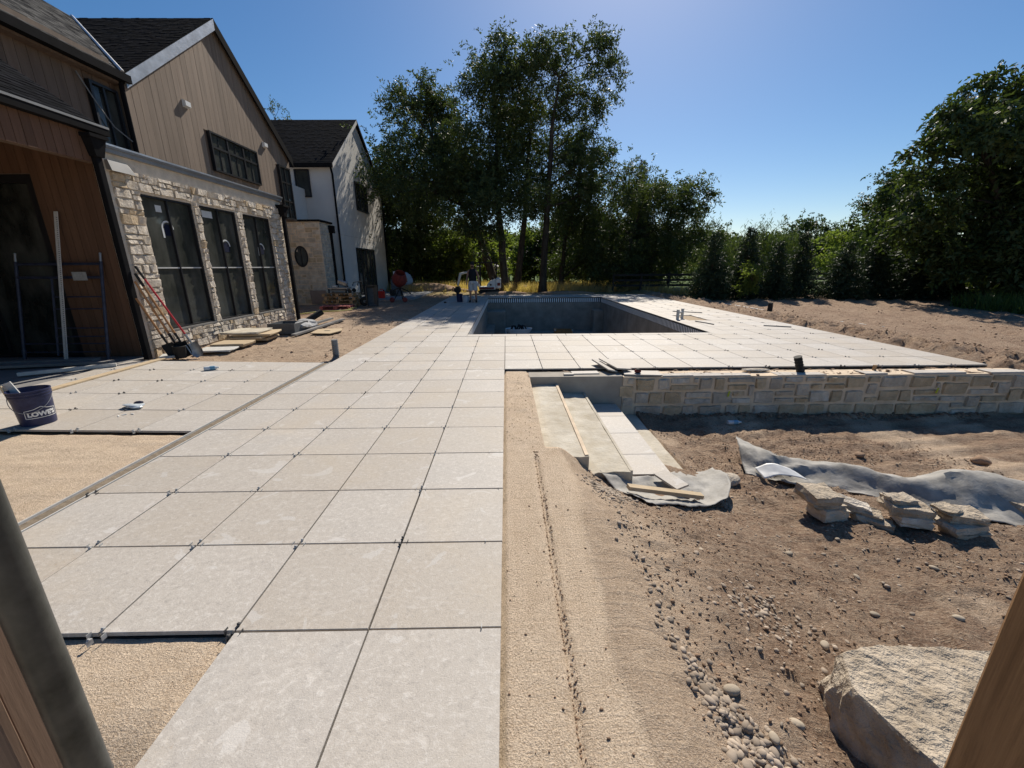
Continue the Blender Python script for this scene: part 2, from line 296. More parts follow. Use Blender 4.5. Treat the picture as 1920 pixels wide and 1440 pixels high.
# ------------------------------------------------------------------ mesh helpers
ORG = {}
def put(name, me, m=None, parent=None, kind=None):
    o = bpy.data.objects.new(name, me); C.objects.link(o)
    if m is not None and len(me.materials) == 0: me.materials.append(M[m] if isinstance(m, str) else m)
    if parent is not None: o.parent = parent; ORG[o.name] = ORG.get(parent.name, Vector((0, 0, 0)))
    else: ORG[o.name] = Vector((0, 0, 0))
    if kind: o['kind'] = kind
    return o
def tag(o, label, cat, group=None):
    o['label'] = label; o['category'] = cat
    if group: o['group'] = group
    return o
def thing(name, label, cat, loc, group=None):
    o = bpy.data.objects.new(name, None); C.objects.link(o); o.location = loc; o.empty_display_size = 0.2
    ORG[o.name] = Vector(loc); return tag(o, label, cat, group)
class MB:
    def __init__(s): s.v = []; s.f = []
    def add(s, vs, fs):
        n = len(s.v); s.v += [tuple(v) for v in vs]; s.f += [tuple(i + n for i in f) for f in fs]; return s
    def hexa(s, p):      # 8 points: bottom ring 0-3, top ring 4-7
        return s.add(p, [(3, 2, 1, 0), (4, 5, 6, 7), (0, 1, 5, 4), (1, 2, 6, 5), (2, 3, 7, 6), (3, 0, 4, 7)])
    def box(s, x0, x1, y0, y1, z0, z1):
        return s.hexa([(x0, y0, z0), (x1, y0, z0), (x1, y1, z0), (x0, y1, z0), (x0, y0, z1), (x1, y0, z1), (x1, y1, z1), (x0, y1, z1)])
    def cbox(s, x0, x1, y0, y1, z0, z1, c):   # box with chamfered edges
        b = bmesh.new(); bmesh.ops.create_cube(b, size=1.0)
        for v in b.verts: v.co = Vector(((x0 + x1) / 2 + v.co.x * (x1 - x0), (y0 + y1) / 2 + v.co.y * (y1 - y0), (z0 + z1) / 2 + v.co.z * (z1 - z0)))
        bmesh.ops.bevel(b, geom=b.edges[:], offset=c, segments=1, affect='EDGES')
        return s.bm(b)
    def bm(s, b):
        b.verts.index_update(); s.add([v.co[:] for v in b.verts], [[v.index for v in f.verts] for f in b.faces]); b.free(); return s
    def obox(s, c, ax, ay, az):   # oriented box, half-axis vectors
        c, ax, ay, az = map(Vector, (c, ax, ay, az))
        return s.hexa([c - ax - ay - az, c + ax - ay - az, c + ax + ay - az, c - ax + ay - az, c - ax - ay + az, c + ax - ay + az, c + ax + ay + az, c - ax + ay + az])
    def tube(s, pts, rad, n=8, caps=True):
        pts = [Vector(p) for p in pts]; k = len(pts)
        if isinstance(rad, (int, float)): rad = [rad] * k
        base = len(s.v); prev = None
        for i, p in enumerate(pts):
            d = (pts[min(i + 1, k - 1)] - pts[max(i - 1, 0)]).normalized()
            if prev is None: a = d.orthogonal().normalized()
            else: a = (prev - d * prev.dot(d)); a = a.normalized() if a.length > 1e-6 else d.orthogonal().normalized()
            prev = a; b = d.cross(a)
            for j in range(n):
                t = 2 * math.pi * j / n; s.v.append(tuple(p + (a * math.cos(t) + b * math.sin(t)) * rad[i]))
        for i in range(k - 1):
            for j in range(n):
                q = base + i * n; s.f.append((q + j, q + (j + 1) % n, q + n + (j + 1) % n, q + n + j))
        if caps:
            s.f.append(tuple(base + j for j in reversed(range(n)))); s.f.append(tuple(base + (k - 1) * n + j for j in range(n)))
        return s
    def lathe(s, c, prof, n=16, a0=0.0, a1=2 * math.pi, sx=1.0, sy=1.0):
        full = abs(a1 - a0 - 2 * math.pi) < 1e-6; base = len(s.v); m_ = n if full else n + 1
        for r_, z in prof:
            for j in range(m_):
                t = a0 + (a1 - a0) * j / n; s.v.append((c[0] + r_ * sx * math.cos(t), c[1] + r_ * sy * math.sin(t), c[2] + z))
        for i in range(len(prof) - 1):
            for j in range(n):
                j2 = (j + 1) % m_; q = base + i * m_
                s.f.append((q + j, q + j2, q + m_ + j2, q + m_ + j))
        return s
    def prism(s, poly, axis, a, b):   # poly in the two other axes, extruded along axis from a to b
        n = len(poly); vs = []
        for t in (a, b):
            for p, q in poly:
                vs.append((t, p, q) if axis == 'x' else (p, t, q) if axis == 'y' else (p, q, t))
        return s.add(vs, [tuple(reversed(range(n))), tuple(range(n, 2 * n))] + [(i, (i + 1) % n, n + (i + 1) % n, n + i) for i in range(n)])
    def ball(s, c, r, n=10, m_=7):
        rx, ry, rz = r if isinstance(r, tuple) else (r, r, r)
        prof = [(math.sin(math.pi * i / m_), -math.cos(math.pi * i / m_)) for i in range(m_ + 1)]
        base = len(s.v)
        for a, z in prof:
            for j in range(n): t = 2 * math.pi * j / n; s.v.append((c[0] + rx * a * math.cos(t), c[1] + ry * a * math.sin(t), c[2] + rz * z))
        for i in range(m_):
            for j in range(n): q = base + i * n; s.f.append((q + j, q + (j + 1) % n, q + n + (j + 1) % n, q + n + j))
        return s
    def xf(s, mtx): s.v = [tuple(mtx @ Vector(v)) for v in s.v]; return s
    def build(s, name, m, parent=None, smooth=False, kind=None, at=None):
        me = bpy.data.meshes.new(name)
        o_ = ORG.get(parent.name, Vector((0, 0, 0))) if parent is not None else (Vector(at) if at else Vector((0, 0, 0)))
        me.from_pydata([(v[0] - o_.x, v[1] - o_.y, v[2] - o_.z) for v in s.v], [], s.f)
        if smooth:
            me.polygons.foreach_set('use_smooth', [True] * len(me.polygons)); me.set_sharp_from_angle(angle=R(40))
        me.update()
        o = put(name, me, m, parent, kind)
        if at and parent is None: o.location = at; ORG[o.name] = Vector(at)
        return o
def mesh_np(name, verts, faces_n, m):
    """verts (k,3); every face has faces_n consecutive vertices"""
    me = bpy.data.meshes.new(name); k = len(verts); nf = k // faces_n
    me.vertices.add(k); me.vertices.foreach_set('co', np.ascontiguousarray(verts, dtype=np.float32).ravel())
    me.loops.add(k); me.loops.foreach_set('vertex_index', np.arange(k, dtype=np.int32))
    me.polygons.add(nf); me.polygons.foreach_set('loop_start', np.arange(0, k, faces_n, dtype=np.int32))
    me.update(calc_edges=True); me.materials.append(M[m]); return me
def inst(name, me, parent, loc, rot=(0, 0, 0), scale=None):
    o = bpy.data.objects.new(name, me); C.objects.link(o); o.parent = parent
    o.location = Vector(loc) - ORG.get(parent.name, Vector((0, 0, 0))); o.rotation_euler = rot
    if scale: o.scale = scale
    ORG[o.name] = Vector(loc); return o

def _h(ix, iy, s):
    n = (ix * 374761393 + iy * 668265263 + s * 974634777) & 0x7fffffff
    n = ((n ^ (n >> 13)) * 1274126177) & 0x7fffffff
    return ((n ^ (n >> 16)) & 0xffff) / 65535.0
def vn(x, y, s):
    ix = np.floor(x).astype(np.int64); iy = np.floor(y).astype(np.int64); fx = x - ix; fy = y - iy
    fx = fx * fx * (3 - 2 * fx); fy = fy * fy * (3 - 2 * fy)
    a = _h(ix, iy, s); b = _h(ix + 1, iy, s); c = _h(ix, iy + 1, s); d = _h(ix + 1, iy + 1, s)
    return (a * (1 - fx) + b * fx) * (1 - fy) + (c * (1 - fx) + d * fx) * fy
def fbm(x, y, s, o=4):
    t = 0.0; a = 0.5; k = 0.0
    for i in range(o): t = t + a * vn(x, y, s + i); k += a; a *= 0.5; x = x * 2.03 + 7.1; y = y * 2.03 + 3.7
    return t / k
def ss(a, b, x):
    t = np.clip((x - a) / (b - a), 0, 1); return t * t * (3 - 2 * t)

# ------------------------------------------------------------------ ground: one sheet to the horizon
def lines(segs):
    out = []
    for a, b, st in segs:
        n = max(1, int(round((b - a) / st))); out += [a + (b - a) * i / n for i in range(n)]
    out.append(segs[-1][1]); return out
PX0, PX1, PY0, PY1 = -0.93, 5.04, 9.88, 21.95       # pool opening
gx = sorted(set(lines([(-500, -60, 40), (-60, -12, 4), (-12, -7, 0.5), (-7, -3.05, 0.06), (-3.05, -1.22, 0.05), (-1.22, 0, 0.3), (0, 0.62, 0.02),
                       (0.62, 5, 0.03), (5, 9.6, 0.08), (9.6, 26, 0.25), (26, 60, 2), (60, 500, 40)]) + [PX0 - 0.1, PX1 + 0.1, 0.372, 0.392]))
gy = sorted(set(lines([(-80, 0, 8), (0, 0.8, 0.1), (0.8, 4, 0.03), (4, 5.9, 0.04), (5.9, 6.4, 0.03), (6.4, 7, 0.1), (7, 13, 0.07), (13, 26, 0.2), (26, 60, 1.5), (60, 700, 40)])
                + [PY0 - 0.1, PY1 + 0.1]))
GX, GY = np.meshgrid(np.array(gx), np.array(gy))
def rut(x, y, ang, per, seed):
    u = x * math.cos(ang) + y * math.sin(ang); v = -x * math.sin(ang) + y * math.cos(ang)
    return np.sin(u / per * 6.28 + 2.5 * fbm(u * 0.3, v * 0.5, seed, 2))
def height(X, Y):
    n1 = fbm(X * 1.1, Y * 1.1, 1) - 0.5; n2 = fbm(X * 5, Y * 5, 9) - 0.5; n3 = fbm(X * 16, Y * 16, 17, 3) - 0.5
    d = 0.055 * n1 + 0.070 * n2 + 0.065 * n3
    far = ss(14, 30, np.abs(Y)) + ss(14, 30, np.abs(X)); k = 1 - 0.5 * np.clip(far, 0, 1)
    z = -0.075 + d * 0.7 * k
    # left yard dirt beside the house
    yard = ss(7.0, 7.12, Y) * (X < -3.04) * (X > -9)
    z = np.where(yard > 0, -0.035 + d * 0.75 - 0.03 * ss(-3.5, -3.06, X), z)
    z = np.where((X < -3.0) & (Y > 7.05) & (X > -6.6), z, z)
    # sand bed on the left, in front of the patio
    sand_l = (X < -3.03) & (Y < 7.05)
    z = np.where(sand_l, -0.032 + 0.02 * np.clip(-3.1 - X, 0, 4) + 0.022 * n2 * (Y < 3.9) + 0.012 * n3 + 0.010 * (fbm(X * 2.0, Y * 9.0, 77, 3) - .5), z)
    z = np.where(sand_l & (Y > 3.86), z - 0.03, z)
    # under the pavings
    paved = ((X > -3.03) & (X < 0.0) & (Y < 24.2)) | ((X > -0.01) & (X < 7.92) & (Y > 6.40) & (Y < 24.2))
    z = np.where(paved, -0.045, z)
    hole = (X > -3.03) & (X < -1.22) & (Y < 1.50)
    z = np.where(hole, -0.030 + 0.03 * n2 * ss(1.3, 1.0, Y) - 0.10 * ss(0.35, 0.0, np.hypot(X + 1.35, (Y - 0.82) * 0.9)) + 0.012 * n3, z)
    # right: sand shoulder, bank, lower yard
    low = (X > 0.0) & (Y < 5.96)
    e = X + 0.10 * (fbm(Y * 1.7, Y * 0 + 2.0, 31, 3) - 0.5)
    steep = -0.032 - 0.27 * ss(0.46, 0.88, e) - 0.18 * ss(0.80, 1.4, e) - 0.12 * ss(1.3, 2.4, e)
    soft = -0.032 - 0.10 * ss(0.55, 1.0, e) - 0.22 * ss(0.8, 1.7, e) - 0.24 * ss(1.4, 2.7, e)
    sk_ = ss(2.5, 3.4, Y)
    prof = steep * sk_ + soft * (1 - sk_) - 0.03 * ss(3.0, 6.0, X)
    prof = prof - 0.07 * ss(3.9, 4.6, Y) * ss(1.75, 2.2, X) * ss(5.95, 5.5, Y) - 0.03 * ss(5.5, 5.9, Y) * ss(1.75, 2.2, X)
    rough = ss(0.5, 0.9, e)
    zl = prof + (d * 0.85 + 0.017 * rut(X, Y, 1.75, 0.30, 51) * ss(2.0, 2.8, X) * ss(2.2, 3.4, Y)) * rough
    zl = zl + 0.006 * n3 * (1 - rough)
    g = np.exp(-((X - 0.285 - 0.006 * n2) / 0.016) ** 2) * ss(3.35, 3.2, Y)
    foot = ss(3.5, 3.7, Y) * ss(6.1, 5.9, Y) * (1 - rough)
    zl = zl - 0.030 * g + 0.010 * np.exp(-((X - 0.315) / 0.02) ** 2) * ss(3.35, 3.2, Y) * (n2 + .5) + 0.03 * n2 * foot
    under = (X > 0.385) & (X < 2.03) & (Y > 3.50) & (Y < 5.97) & ~((X > 1.66) & (Y < 4.05)) & ~((X > 1.2) & (Y < 3.68))
    zl = np.where(under, -0.9, zl)
    z = np.where(low, zl, z)
    # ledge of rubble behind the retaining wall
    ledge = (X > 0.34) & (Y >= 5.96) & (Y < 6.42)
    z = np.where(ledge, -0.045 + 0.05 * n3 + 0.035 * n2, z)
    z = np.where((X > 0) & (X <= 0.34) & (Y >= 5.96) & (Y < 6.42), -0.035 + 0.006 * n3, z)
    # spoil along the right side of the deck, then graded dirt
    right = (X > 7.9) & (Y >= 5.96)
    berm = ss(7.95, 8.25, X) * ss(9.7, 8.6, X)
    zr = -0.06 + d * 0.7 + berm * (0.10 + 0.28 * n2 + 0.16 * n3) + 0.026 * rut(X, Y, 2.4, 0.55, 71) * ss(9.0, 10.0, X)
    zr = zr + 0.07 * ss(17.0, 18.8, Y) * ss(22, 19.5, Y) * (0.5 + 1.4 * (n1 + 0.3)) * (X > 9)
    z = np.where(right, zr, z)
    beyond = ss(23.9, 24.5, Y)
    z = z + beyond * (0.05 * (n1 + 0.2)) * (np.abs(X) < 14)
    z = np.where(Y > 60, -0.1, z)
    return z
GZ = height(GX, GY)
nyv, nxv = GX.shape
vv = np.stack([GX, GY, GZ], -1).reshape(-1, 3)
idx = np.arange(nyv * nxv).reshape(nyv, nxv)
q = np.stack([idx[:-1, :-1], idx[:-1, 1:], idx[1:, 1:], idx[1:, :-1]], -1).reshape(-1, 4)
cx = vv[q].mean(1)
inside = (cx[:, 0] > PX0 - 0.11) & (cx[:, 0] < PX1 + 0.11) & (cx[:, 1] > PY0 - 0.11) & (cx[:, 1] < PY1 + 0.11)
q = q[~inside]
gme = bpy.data.meshes.new('ground')
gme.vertices.add(len(vv)); gme.vertices.foreach_set('co', vv.astype(np.float32).ravel())
gme.loops.add(q.size); gme.loops.foreach_set('vertex_index', q.astype(np.int32).ravel())
gme.polygons.add(len(q)); gme.polygons.foreach_set('loop_start', np.arange(0, q.size, 4, dtype=np.int32))
gme.update(calc_edges=True)
gme.polygons.foreach_set('use_smooth', np.ones(len(q), dtype=bool))
X, Y = vv[:, 0], vv[:, 1]
edge = 0.12 * (fbm(X * 2.2, Y * 2.2, 41, 4) - 0.5)
s_l = ((X < -3.0) & (Y < 7.1)) | ((X > -3.1) & (X < 0.02) & (Y < 2.0))
s_r = (X > -0.05) * (1 - ss(0.50, 0.62, X + edge * 2)) * (Y < 6.45)
blend = 0.65 * ss(1.6, 0.6, X + edge * 6) * (Y < 5.9) * (X > 0)
yardsand = 0.35 * ss(7.05, 7.3, Y) * (X < -3.0) * (X > -6.6) * ss(16, 12, Y)
patch = 0.5 * ss(0.55, 0.68, fbm(X * 0.9 + 3, Y * 0.9, 87, 4)) * (X > 0.8) * (X < 9) * (Y < 5.9)
sand = np.clip(np.maximum.reduce([s_l * 1.0, s_r, blend, patch, yardsand]), 0, 1)
gn = fbm(X * 0.35, Y * 0.35, 61, 3)
dry = ss(24.4, 25.2, Y + gn) * ss(34, 30, Y + 3 * gn) * ss(-13, -9, X) * ss(13, 11, X)
lawn = np.clip(ss(28.0, 29.5, Y + 1.5 * gn) * ss(6.0, 8.0, X) + ss(40, 48, Y) + ss(23.0, 24.5, Y) * ss(9.0, 10.5, X), 0, 1)
for nm, arr in (('sand', sand), ('dry', dry), ('lawn', lawn)):
    a = gme.attributes.new(nm, 'FLOAT', 'POINT'); a.data.foreach_set('value', arr.astype(np.float32))
ground = put('ground', gme, 'soil', kind='structure')
def gz(x, y): return float(height(np.array([[float(x)]]), np.array([[float(y)]]))[0, 0])

# ------------------------------------------------------------------ paved surfaces, every paver its own piece
_tiles = {}
def tile_mesh(wx, wy):
    k = (round(wx, 3), round(wy, 3))
    if k not in _tiles:
        a, b, c = wx / 2, wy / 2, 0.0018
        mb = MB()
        ring = lambda x, y, z: [(-x, -y, z), (x, -y, z), (x, y, z), (-x, y, z)]
        mb.v = ring(a, b, -0.02) + ring(a, b, -c) + ring(a - c, b - c, 0)
        mb.f = [(3, 2, 1, 0), (8, 9, 10, 11)] + [(i, (i + 1) % 4, 4 + (i + 1) % 4, 4 + i) for i in range(4)] + [(4 + i, 4 + (i + 1) % 4, 8 + (i + 1) % 4, 8 + i) for i in range(4)]
        me = bpy.data.meshes.new('tile'); me.from_pydata(mb.v, [], mb.f); me.materials.append(M['tile']); _tiles[k] = me
    return _tiles[k]
J = 0.009
def lay(parent, x0, x1, y0, y1, z=0.0, tilt=0.0):
    inst('tile', tile_mesh(x1 - x0 - J, y1 - y0 - J), parent,
         ((x0 + x1) / 2 + rnd.uniform(-.0008, .0008), (y0 + y1) / 2 + rnd.uniform(-.0008, .0008), z + rnd.uniform(-.0012, .0008)),
         (rnd.uniform(-.0012, .0012), tilt + rnd.uniform(-.0012, .0012), rnd.uniform(-.0008, .0008)))
# plastic leveling clip: two knobs on the long joint and two thin tabs on the cross joint
def clip_mesh(full=True):
    mb = MB()
    for sgn in ((-1, 1) if full else (1,)):
        y = sgn * 0.032
        mb.box(-0.0016, 0.0016, y - 0.014, y + 0.014, -0.02, 0.006)
        mb.cbox(-0.008, 0.008, y - 0.006, y + 0.006, 0.004, 0.015, 0.003)
        mb.cbox(-0.004, 0.004, y - 0.012, y + 0.012, 0.003, 0.009, 0.0015)
    for sgn in (-1, 1):
        x = sgn * 0.038
        mb.box(x - 0.0012, x + 0.0012, -0.012, 0.012, -0.015, 0.010)
    me = bpy.data.meshes.new('leveling_clip'); me.from_pydata(mb.v, [], mb.f); return me
clipA, clipB = clip_mesh(), clip_mesh(False); [m_.transform(Matrix.Diagonal((.95, .95, 1, 1))) for m_ in (clipA, clipB)]; clipA.materials.append(M['clip']); clipB.materials.append(M['clip'])
_t = MB().box(-.0015, .0015, -.012, .012, -.015, .012); clipT = bpy.data.meshes.new('leveling_clip'); clipT.from_pydata(_t.v, [], _t.f); clipT.materials.append(M['clip'])
clipD = clip_mesh(); clipD.materials.append(M['clip_shade'])
def clip(parent, x, y, z=0.0):
    inst('leveling_clip', rnd.choice([clipA, clipA, clipA, clipA, clipD, clipB]), parent, (x + rnd.uniform(-.002, .002), y + rnd.uniform(-.012, .012), z), (0, 0, rnd.uniform(-.2, .2)))

P = 0.61
def rowy(j): return 1.493 + P * j if j <= 8 else 1.493 + P * 8 + 0.645 * (j - 8)
bed = MB()
bed.box(-3.02, -0.01, 1.50, 24.0, -0.044, -0.026); bed.box(-1.21, -0.01, 0.2, 1.499, -0.044, -0.026)
# pool opening is cut out of the bedding by building it in strips
bed = MB(); bed.box(-1.21, -0.01, 0.2, 1.495, -0.044, -0.026); bed.box(-3.02, -0.01, 1.496, PY0 - 0.3, -0.044, -0.026)
bed.box(-3.02, PX0 - 0.31, PY0 - 0.299, 24.0, -0.044, -0.026)
walkway = bed.build('walkway', 'bedding', kind='structure')
cols = [(-0.61, 0.0), (-1.22, -0.61), (-1.83, -1.22), (-2.44, -1.83), (-3.03, -2.44)]
J_END = 36
for j in range(-2, J_END):
    y0, y1 = rowy(j), rowy(j + 1)
    for i, (a, b) in enumerate(cols):
        if j < 0 and i > 1: continue
        if y1 > PY0 - 0.2 and i < 2: continue
        if y1 > 24.1: continue
        lay(walkway, a, b, y0, y1)
for j in range(-1, 24):
    for i in range(0, 5):
        if j < 0: continue
        xx = -P * i
        if rowy(j) > PY0 - 0.35 and i < 2: continue
        if i == 0:
            if j < 9: inst('leveling_clip', clipT, walkway, (-0.03 - .1 * rnd.random(), rowy(j), 0))
            continue
        if rnd.random() < 0.93: clip(walkway, xx, rowy(j))
for j in (0, 2, 5): clip(walkway, -3.02, rowy(j))

db = MB()
db.box(0.0, 7.90, 6.40, PY0 - 0.3, -0.044, -0.026); db.box(PX1 + 0.31, 7.90, PY0 - 0.299, 24.0, -0.044, -0.026)
db.box(PX0 - 0.3, PX1 + 0.30, PY1 + 0.3, 24.0, -0.044, -0.026)
deck = db.build('pool_deck', 'bedding', kind='structure')
ky = lambda k: 6.39 + 0.645 * k
for k in range(5):
    for i in range(13): lay(deck, P * i, min(P * (i + 1), 7.9), ky(k), ky(k + 1))
for k in range(5, 27):
    if ky(k + 1) > 24.1: break
    for i in range(9, 13):
        if i == 9 and k in (9, 10): continue                      # the open sand patch by the handrail
        lay(deck, P * i, min(P * (i + 1), 7.9), ky(k), ky(k + 1))
yy = PY1 + 0.30
while yy < 23.9:
    for i in range(-2, 9): lay(deck, P * i, P * (i + 1), yy, min(yy + 0.61, 24.0))
    yy += 0.61
for k in range(0, 20):
    for i in range(1 if k <= 5 else 10, 13):
        if rnd.random() < 0.9: clip(deck, P * i, ky(k))
patchm = MB().box(5.50, 6.09, ky(9) + .005, ky(11) - .005, -0.026, -0.018).build('sand_patch', mat('bedding_sand', (0.40, 0.31, 0.21), 0.95, 0.15, 30, bscale=150, bdist=.006), deck)

# ------------------------------------------------------------------ pool
pm = MB(); DZ = -1.75
pm.box(PX0 - 0.25, PX0, PY0 - 0.25, PY1 + 0.25, DZ - 0.2, -0.046); pm.box(PX1, PX1 + 0.25, PY0 - 0.25, PY1 + 0.25, DZ - 0.2, -0.046)
pm.box(PX0, PX1, PY0 - 0.25, PY0, DZ - 0.2, -0.046); pm.box(PX0, PX1, PY1, PY1 + 0.25, DZ - 0.2, -0.046)
pm.box(PX0, PX1, PY0, PY1, DZ - 0.2, DZ)
pool = pm.build('swimming_pool', 'plaster', kind='structure')
cope = MB(); cope.box(PX0 - 0.24, PX0 - 0.005, PY0 - 0.24, PY1 + 0.24, -0.045, -0.022)
n = 19
for k in range(n):
    y0 = PY0 - 0.26 + (PY1 - PY0 + 0.52) * k / n; y1 = PY0 - 0.26 + (PY1 - PY0 + 0.52) * (k + 1) / n
    lay(pool, PX0 - 0.29, PX0 + 0.02, y0, y1); lay(pool, PX1 - 0.02, PX1 + 0.45, y0, y1)
for k in range(10):
    x0 = PX0 + 0.02 + (PX1 - PX0 - 0.04) * k / 10; x1 = PX0 + 0.02 + (PX1 - PX0 - 0.04) * (k + 1) / 10
    lay(pool, x0, x1, PY0 - 0.26, PY0 + 0.02); lay(pool, x0, x1, PY1 - 0.02, PY1 + 0.29)
stripe = MB(); xx = PX0 + 0.03
while xx < PX1 - 0.05: stripe.box(xx, xx + 0.055, PY1 - 0.012, PY1 + 0.002, -0.26, -0.055); xx += 0.108
xx = PY0 + 0.05
while xx < PY1 - 0.05:
    stripe.box(PX1 - 0.012, PX1 + 0.002, xx, xx + 0.055, -0.26, -0.055); stripe.box(PX0 - 0.002, PX0 + 0.012, xx, xx + 0.055, -0.26, -0.055); xx += 0.108
stripe.build('waterline_tile', mat('pale_waterline_tile', (0.86, 0.86, 0.86), 0.5, 0.05, 20), pool, kind='stuff')
band = MB(); band.box(PX0 + .002, PX1 - .002, PY1 - 0.006, PY1 + 0.001, -0.27, -0.047); band.box(PX1 - 0.006, PX1 + 0.001, PY0, PY1 - .007, -0.27, -0.047); band.box(PX0 - 0.001, PX0 + 0.006, PY0, PY1 - .007, -0.27, -0.047)
band.build('waterline_band', mat('dark_waterline_tile', (0.012, 0.013, 0.016), 0.6), pool)
MB().cbox(PX0 - 0.02, -0.02, 20.9, PY1 + .01, DZ - .02, -0.62, 0.03).build('bench', 'plaster', pool)
MB().cbox(4.55, PX1 + .02, 21.2, PY1 + .01, DZ - .02, -0.62, 0.03).build('bench', 'plaster', pool)
MB().cbox(PX0 - 0.02, -0.55, 14.0, 20.9, DZ - .02, -1.25, 0.03).build('bench', 'plaster', pool)

# ------------------------------------------------------------------ patio by the house (falls 2 % towards the drain)
TL = 0.02; ptz = lambda x: TL * (-3.17 - x)
pb = MB(); pb.hexa([(-6.42, 3.93, ptz(-6.42) - .045), (-3.18, 3.93, -.045), (-3.18, 6.97, -.045), (-6.42, 6.97, ptz(-6.42) - .045),
                    (-6.42, 3.93, ptz(-6.42) - .025), (-3.18, 3.93, -.025), (-3.18, 6.97, -.025), (-6.42, 6.97, ptz(-6.42) - .025)])
patio = pb.build('patio', 'bedding', kind='structure')
pc = [(-3.73, -3.17), (-4.345, -3.73), (-4.96, -4.345), (-5.575, -4.96), (-6.19, -5.575), (-6.45, -6.19)]
for k in range(5):
    for a, b in pc: lay(patio, a, b, 3.90 + .615 * k, 3.90 + .615 * (k + 1), ptz((a + b) / 2), TL)
for k in range(0, 5):
    for a, b in pc[:-1]: clip(patio, a, 3.90 + .615 * k + (.01 if k == 0 else 0), ptz(a))
# slot drain between patio and walkway
dr = thing('drain_channel', 'long pale slot drain between walkway and patio, filled with dirt', 'drain', (-3.1, 4.0, -0.02))
MB().box(-3.165, -3.155, 0.6, 7.0, -0.04, 0.002).build('rail', 'offwhite', dr); MB().box(-3.048, -3.038, 0.6, 7.0, -0.04, 0.002).build('rail', 'offwhite', dr)
MB().box(-3.155, -3.048, 0.6, 7.0, -0.04, -0.016).build('silt_fill', mat('silt', (0.20, 0.16, 0.115), 0.95, 0.3, 30, bscale=60, bdist=.01), dr)

# ------------------------------------------------------------------ masonry: squared rubble, every stone a piece
def stone_mesh(o, u, v, nrm, a, b, c, d, prot, rg, m):
    us = [0, .06, .5, .94, 1]; vs = [0, .09, .91, 1]
    if (b - a) > 2.2 * (d - c): us = [0, .04, .36, .66, .96, 1]
    P_ = []; tu, tv = rg.uniform(-.35, .35), rg.uniform(-.35, .35)
    for j, fv in enumerate(vs):
        for i, fu in enumerate(us):
            bu = i in (0, len(us) - 1); bv = j in (0, len(vs) - 1)
            cr = (0.17 if prot < .045 else 0.10) if (bu and bv) else 0.0
            x = a + (b - a) * (fu + cr * (1 if fu < .5 else -1) * .6) + rg.uniform(-.07, .07) * min(b - a, d - c)
            y = c + (d - c) * (fv + cr * (1 if fv < .5 else -1)) + rg.uniform(-.06, .06) * min(b - a, d - c)
            h = -0.012 if (bu or bv) else prot * (0.75 + tu * (fu - .5) + tv * (fv - .5) + rg.uniform(-.38, .38))
            P_.append(o + u * x + v * y + nrm * h)
    k = len(us); F_ = [(j * k + i, j * k + i + 1, (j + 1) * k + i + 1, (j + 1) * k + i) for j in range(len(vs) - 1) for i in range(k - 1)]
    return P_, F_
def masonry(parent, o, u, v, nrm, zones, cell, prot, seed, mats, maxw=5, maxh=2, gap=0.012, minw=2, skip=None):
    rg = random.Random(seed); o, u, v, nrm = Vector(o), Vector(u), Vector(v), Vector(nrm)
    org = ORG[parent.name]
    for (a, b, c, d) in zones:
        nx = max(1, round((b - a) / cell)); ny = max(1, round((d - c) / cell)); cw, ch = (b - a) / nx, (d - c) / ny
        occ = [[0] * nx for _ in range(ny)]
        for j in range(ny):
            for i in range(nx):
                if occ[j][i]: continue
                ww = rg.randint(minw, maxw); hh = rg.choice([1, 1, 2, 2, maxh])
                w_ = 1
                while w_ < ww and i + w_ < nx and not occ[j][i + w_]: w_ += 1
                if i + w_ == nx - 1 and not occ[j][nx - 1]: w_ += 1
                h_ = 1
                while h_ < hh and j + h_ < ny and not any(occ[j + h_][i:i + w_]): h_ += 1
                for jj in range(j, j + h_):
                    for ii in range(i, i + w_): occ[jj][ii] = 1
                jx = lambda: rg.uniform(-.18, .18) * cell
                A, B, C_, D = a + i * cw + gap + (jx() if i else 0), a + (i + w_) * cw - gap + (jx() if i + w_ < nx else 0), c + j * ch + gap + (jx() if j else 0) * .6, c + (j + h_) * ch - gap
                if skip and skip((A + B) / 2, (C_ + D) / 2): continue
                if B - A < .03 or D - C_ < .03: continue
                Pn, F_ = stone_mesh(o - org, u, v, nrm, A, B, C_, D, prot, rg, None)
                me = bpy.data.meshes.new('stone'); me.from_pydata([tuple(p) for p in Pn], [], F_)
                me.materials.append(M[rg.choices(mats[0], mats[1])[0]])
                put('stone', me, None, parent)
SM = (['limestone', 'limestone_tan', 'limestone_grey'], [0.62, 0.18, 0.2])

rw = thing('retaining_wall', 'low tan rubble-stone retaining wall below the pool deck', 'wall', (5.0, 6.1, -0.7))
core = MB().box(1.80, 10.5, 5.95, 6.28, -1.0, -0.035).build('wall_core', 'mortar', rw)
masonry(core, (0, 5.95, 0), (1, 0, 0), (0, 0, 1), (0, -1, 0), [(1.98, 10.5, -0.70, -0.045)], 0.108, 0.038, 5,
        (['limestone', 'limestone_tan', 'limestone_grey'], [.35, .4, .25]), maxw=4, maxh=2, gap=0.016)
masonry(core, (0, 5.95, 0), (1, 0, 0), (0, 0, 1), (0, -1, 0), [(1.74, 1.98, -0.36, -0.16), (1.86, 1.98, -0.16, -0.045), (1.80, 1.98, -0.52, -0.36)], 0.16, 0.022, 8, (['limestone', 'limestone_tan'], [.6, .4]), maxw=4, gap=0.01, minw=2)
capm = MB(); random.seed(3); xx = 2.4
